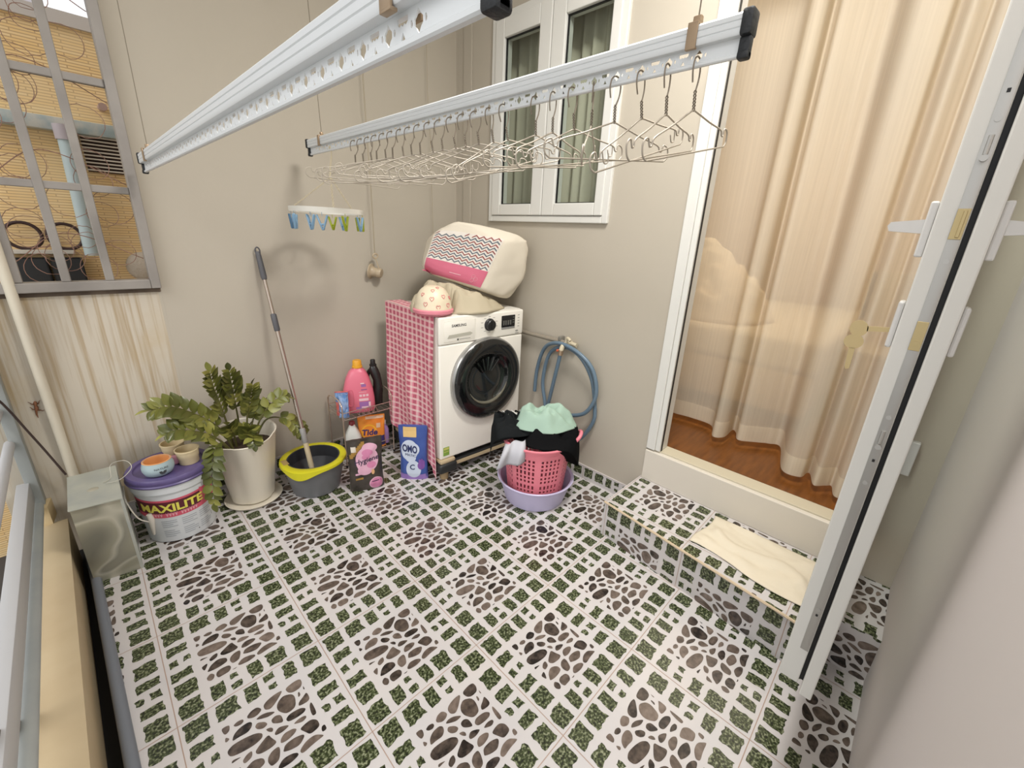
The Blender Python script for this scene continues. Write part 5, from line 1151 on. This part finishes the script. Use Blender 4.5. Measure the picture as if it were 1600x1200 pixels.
def garment(name, lab, c, rx, ry, h, seed, mat, fold, rot=0, post=None, power=2.0, freq=3.0, smooth=2):
    bm = B(); heap(bm, (0, 0, 0), rx, ry, h, seed, fold=fold, power=power, freq=freq)
    bmesh.ops.transform(bm, matrix=Matrix.Translation(c) @ Matrix.Rotation(rot, 4, 'Z'), verts=bm.verts[:])
    if post:
        for v in bm.verts: post(v)
    for _ in range(smooth): bmesh.ops.smooth_vert(bm, verts=bm.verts[:], factor=.5, use_axis_x=True, use_axis_y=True, use_axis_z=True)
    o = obj(name, bm, mat, None, 180); tag(o, lab, 'clothes', 'laundry in the pink basket'); return o
BLK = M('black_cloth', '141415', .95, spec=.05)
def drop(fr, k=1.0, r0=.178):
    """lets cloth beyond the rim hang down outside the basket"""
    def f(v):
        dx, dy = v.co.x-gc[0], v.co.y-gc[1]; r = math.hypot(dx, dy)
        if r > r0:
            ex = r-r0; nr = r0+.030+min(.02, ex*.25); v.co.x = gc[0]+dx/r*nr; v.co.y = gc[1]+dy/r*nr; v.co.z -= ex*k*(1+.45*math.sin(5*math.atan2(dy, dx)+1)+.25*math.sin(11*math.atan2(dy, dx)))
    return f
garment('black_garment', 'black garment filling the pink basket and hanging over its right front rim', (gc[0]+.035, gc[1]-.055, ZR+.004), .205, .150, .075, 5.2, BLK, .03, -.7, drop(0, 1.5, .185))
garment('black_shirt', 'black shirt hanging out of the basket towards the washing machine', (gc[0]-.115, gc[1]+.11, ZR+.035), .155, .10, .085, 8.7, M('black_cloth_worn', '1f2122', .9, spec=.05), .035, -.9, drop(0, .9, .21))
GREY = M('grey_cloth', 'b9b9bf', .9, spec=.1)
bm = B()
def cuff(u, v):
    base = Vector((gc[0]-.185, gc[1]-.005, ZR+.030)); d = Vector((-.045, -.02, -.115)); s = Vector((.085, -.06, .018))
    p = base + d*v + s*(u-.5)*(1+.5*v) + Vector((-.018, -.02, .02))*math.sin(math.pi*v)*.9
    return p + Vector((-.008, -.012, 0))*math.sin(3*math.pi*u+v)
grid(bm, cuff, 14, 14, uv=False); thicken(bm, .006); o = obj('grey_sleeve', bm, GREY, None, 180); tag(o, 'pale grey sleeve hanging over the left front rim of the pink basket', 'clothes', 'laundry in the pink basket')
MINT = M('mint_cloth', '9fb8a8', .9, spec=.1, bump=(60, .1))
garment('mint_top', 'mint green top crumpled on the very top of the laundry', (gc[0]+.025, gc[1]-.005, ZR+.062), .180, .130, .095, 2.3, MINT, .040, -.75, None, 2.6, 2.3, 5)
bm = B()
for k in range(9): 
    a = .5*k/9
    tube(bm, smooth_path([(gc[0]-.135+.022*k, gc[1]+.185-.012*k, ZR+.115-.003*k), (gc[0]-.145+.020*k, gc[1]+.165-.012*k, ZR+.128), (gc[0]-.150+.020*k, gc[1]+.12-.012*k, ZR+.125)], 3), .0045, 5, mi=k % 2)
o = obj('striped_cloth', bm, [BLK, M('stripe_white', 'c9c8c2', .9)], None, 180); tag(o, 'black and white striped cloth behind the mint top in the basket', 'clothes', 'laundry in the pink basket')

# ---- floor cloth on the step
bm = B()
def matf(u, v):
    y = -1.185 - .44*u; xf = 1.275 - .112*(-(y)-.765) + .055; x = xf + (1.565-.02-xf)*v + .012*math.sin(7*u)*(1-v) 
    e = min(1, 8*min(u, 1-u, v, 1-v)+.1)
    return Vector((x, y + .012*math.sin(5*v+1), H + .003 + e*(.008 + .012*nz((u*5, v*6, .3)) + .012*max(0, math.sin(11*v+6*u+2.5*math.sin(6*u)))**2)))
grid(bm, matf, 60, 40); thicken(bm, -.002); o = obj('floor_cloth', bm, M('cloth_cream', 'd9cfba', .9, spec=.1, bump=(70, .1)), None, 180); tag(o, 'wrinkled cream floor cloth lying on the tiled step', 'floor cloth')

# ---- keys in the door leaf
KEYM = M('key_brass', 'c3ae80', .35, metal=.5)
def key(name, lab, mm, grp='keys on the door'):
    t = empty(name, tuple(mm.translation), lab, 'key', grp)
    bm = B(); prism(bm, [p for p in ell(0, .002, .0165, .0150, 20)], lambda a, b_, h: mm @ Vector((a, h-.001, b_)), .002)
    prism(bm, [(-.0052, -.011), (.0052, -.011), (.0046, -.052), (.0024, -.058), (-.0036, -.055), (-.0044, -.038)], lambda a, b_, h: mm @ Vector((a, h-.001, b_)), .002)
    obj('blade', bm, KEYM, t, 40)
    bm = B(); tube(bm, [mm @ Vector((.0028*math.cos(s), -.0014, .007+.0028*math.sin(s))) for s in [2*math.pi*i/12 for i in range(12)]], .0007, 5, closed=True); obj('eye', bm, M('key_dark', '6c5c40', .5), t, 0)
kx = X0+.020; ang = -math.pi/2
K1 = Matrix.Translation((kx, -1.602+.047, 1.262)) @ Matrix.Rotation(math.pi/2, 4, 'Z') @ Matrix.Rotation(math.pi/2, 4, 'Y')
key('key', 'brass key pushed into the lock of the open white door', Matrix.Translation((kx, -1.557, 1.262)) @ Matrix.Rotation(math.radians(90), 4, 'Z') @ Matrix.Rotation(math.radians(97), 4, 'Y'))
key('key', 'brass key dangling below the one in the door lock', Matrix.Translation((kx, -1.553, 1.232)) @ Matrix.Rotation(math.radians(86), 4, 'Z') @ Matrix.Rotation(.05, 4, 'Y'))
bm = B(); tube(bm, [(kx, -1.5545+.003*math.cos(s), 1.2455+.0085*math.sin(s)) for s in [2*math.pi*i/16 for i in range(16)]], .0008, 5, closed=True); o = obj('key_ring', bm, M('ring_steel', 'b7b09f', .3, metal=.8), None, 0); tag(o, 'small split ring joining the two brass keys', 'key ring')

# ---- curtains and bedroom
def sheer(name, hexc, transp, warm):
    m = bpy.data.materials.new(name); m.use_nodes = True; nt = m.node_tree; nt.nodes.clear()
    o_ = nt.nodes.new('ShaderNodeOutputMaterial'); d = nt.nodes.new('ShaderNodeBsdfDiffuse'); tl = nt.nodes.new('ShaderNodeBsdfTranslucent'); tp = nt.nodes.new('ShaderNodeBsdfTransparent')
    m1 = nt.nodes.new('ShaderNodeMixShader'); m2 = nt.nodes.new('ShaderNodeMixShader'); tc = nt.nodes.new('ShaderNodeTexCoord'); mpn = nt.nodes.new('ShaderNodeMapping'); no = nt.nodes.new('ShaderNodeTexNoise')
    mpn.inputs['Scale'].default_value = (60, 60, .6); no.inputs['Scale'].default_value = 2.0; nt.links.new(tc.outputs['Object'], mpn.inputs[0]); nt.links.new(mpn.outputs[0], no.inputs['Vector'])
    d.inputs[0].default_value = lin(hexc); tl.inputs[0].default_value = lin(warm); m1.inputs[0].default_value = .5
    f = mathn(nt, 'ADD', mathn(nt, 'MULTIPLY', no.outputs['Fac'], .16), transp-.08); nt.links.new(f, m2.inputs[0])
    nt.links.new(d.outputs[0], m1.inputs[1]); nt.links.new(tl.outputs[0], m1.inputs[2]); nt.links.new(m1.outputs[0], m2.inputs[1]); nt.links.new(tp.outputs[0], m2.inputs[2]); nt.links.new(m2.outputs[0], o_.inputs[0])
    return m
SH = sheer('sheer_curtain', 'efe7d6', .27, 'e9dfca')
plan = [(2.10, -.20), (2.12, -.45), (2.09, -.67), (2.115, -.80), (2.10, -.925), (1.955, -.985), (1.985, -1.035), (2.12, -1.035), (2.10, -1.06), (2.005, -1.10), (2.05, -1.18), (2.085, -1.23), (2.09, -1.285), (1.835, -1.352), (1.83, -1.43), (1.90, -1.445), (1.90, -1.46), (1.805, -1.49), (1.845, -1.53), (1.86, -1.55), (1.77, -1.575), (1.80, -1.64), (1.84, -1.69), (1.79, -1.76)]
pl = smooth_path([(x, y, 0) for x, y in plan], 8)
bm = B(); nv = 30
def curt(i, j):
    p = pl[i]; v = j/nv; z = .405 + 2.55*v; k = 1 - .35*v
    mx_ = 2.02 - .22*max(0, min(1, (-p.y-.9)/.7))
    return Vector((mx_ + (p.x-mx_)*k + .012*math.sin(3*v+p.y*9), p.y + .02*v*math.sin(p.y*14), z))
vs2 = [[bm.verts.new(curt(i, j)) for j in range(nv+1)] for i in range(len(pl))]
for i in range(len(pl)-1):
    for j in range(nv): bm.faces.new((vs2[i][j], vs2[i+1][j], vs2[i+1][j+1], vs2[i][j+1]))
t = empty('door_curtain', (1.95, -1.0, .40), 'long cream sheer curtain hanging in folds behind the open doorway', 'curtain')
obj('drape', bm, SH, t, 180)
bm = B()
hv = [[bm.verts.new(curt(i, j*1.1) + Vector((-.004, 0, 0))) for j in (0, 1)] for i in range(len(pl))]
for i in range(len(pl)-1): bm.faces.new((hv[i][0], hv[i+1][0], hv[i+1][1], hv[i][1]))
obj('hem', bm, sheer('sheer_hem', 'efe7d6', .12, 'e9dfca'), t, 180, label='double thickness hem')
bm = B(); tube(bm, [(1.85, 1.0, 2.97), (1.85, -3.0, 2.97)], .014, 10); o = obj('curtain_pole', bm, M('pole_white', 'd0cabd', .4), None, 60); tag(o, 'white curtain pole above the doorway inside the bedroom', 'curtain pole')
WC = M('grey_curtain', 'c6bfae', .9, spec=.1)
bm = B(); grid(bm, lambda u, v: Vector((1.752 + .018*math.sin(2*math.pi*17*u + .6*math.sin(3*v)) + .008*math.sin(41*u), -.45+1.3*u, 1.2+1.7*v)), 160, 8, uv=False); o = obj('window_curtain', bm, WC, None, 180); tag(o, 'grey curtain in narrow folds behind the small white window', 'curtain')
# bed with bedding, just visible through the sheer
t = empty('bed', (3.2, -.3, .37), 'low bed seen faintly through the sheer curtain at the left of the doorway', 'bed')
bm = B(); box(bm, 2.45, 4.4, -1.30, .9, .46, .72, 0, .02); obj('base', bm, M('bed_tan', 'c9a878', .8), t, 40)
bm = B(); box(bm, 2.43, 4.42, -1.32, .92, .72, .92, 0, .05, 4); obj('mattress', bm, M('sheet_cream', 'd9c29a', .9), t, 40)
bm = B(); heap(bm, (2.85, -.50, .918), .36, .42, .34, 1.7, fold=.07, freq=2.6); o = obj('quilt', bm, M('quilt_cream', 'd8bf97', .95), None, 180); tag(o, 'rumpled pale quilt on the bed behind the sheer curtain', 'quilt')
bm = B(); heap(bm, (2.9, -.35, 1.22), .24, .30, .22, 6.4, fold=.03, freq=2.0); o = obj('pillow', bm, M('pillow_cream', 'dec8a2', .95), None, 180); tag(o, 'pillow on the rumpled quilt behind the sheer curtain', 'pillow')
t = empty('bedroom_chair', (3.05, -1.55, .37), 'chair standing in the bedroom behind the middle of the sheer curtain', 'chair')
CHM = M('chair_wood', 'a8906c', .6)
bm = B(); box(bm, 2.88, 3.28, -1.72, -1.34, .80, .84, 0, .01); obj('seat', bm, CHM, t, 40)
bm = B(); box(bm, 3.24, 3.28, -1.72, -1.34, .98, 1.30, 0, .01); obj('backrest', bm, CHM, t, 40)
for x in (2.90, 3.24):
    for y in (-1.70, -1.38): bm = B(); box(bm, x, x+.04, y, y+.04, .37, (.80 if x < 3 else 1.30), 0, .004); obj('leg', bm, CHM, t, 40)

bm = B(); lathe(bm, [(0, 3.0), (.27, 3.0), (.28, 2.985), (.27, 2.955), (.25, 2.945), (0, 2.945)], (.75, -1.15, 0), 40); o = obj('added_balcony_lamp', bm, M('added_lamp_white', 'e8e4da', .4), None, 40); tag(o, 'added unseen round white ceiling lamp over the balcony', 'lamp')  # unseen fixture made up to go with the added area light
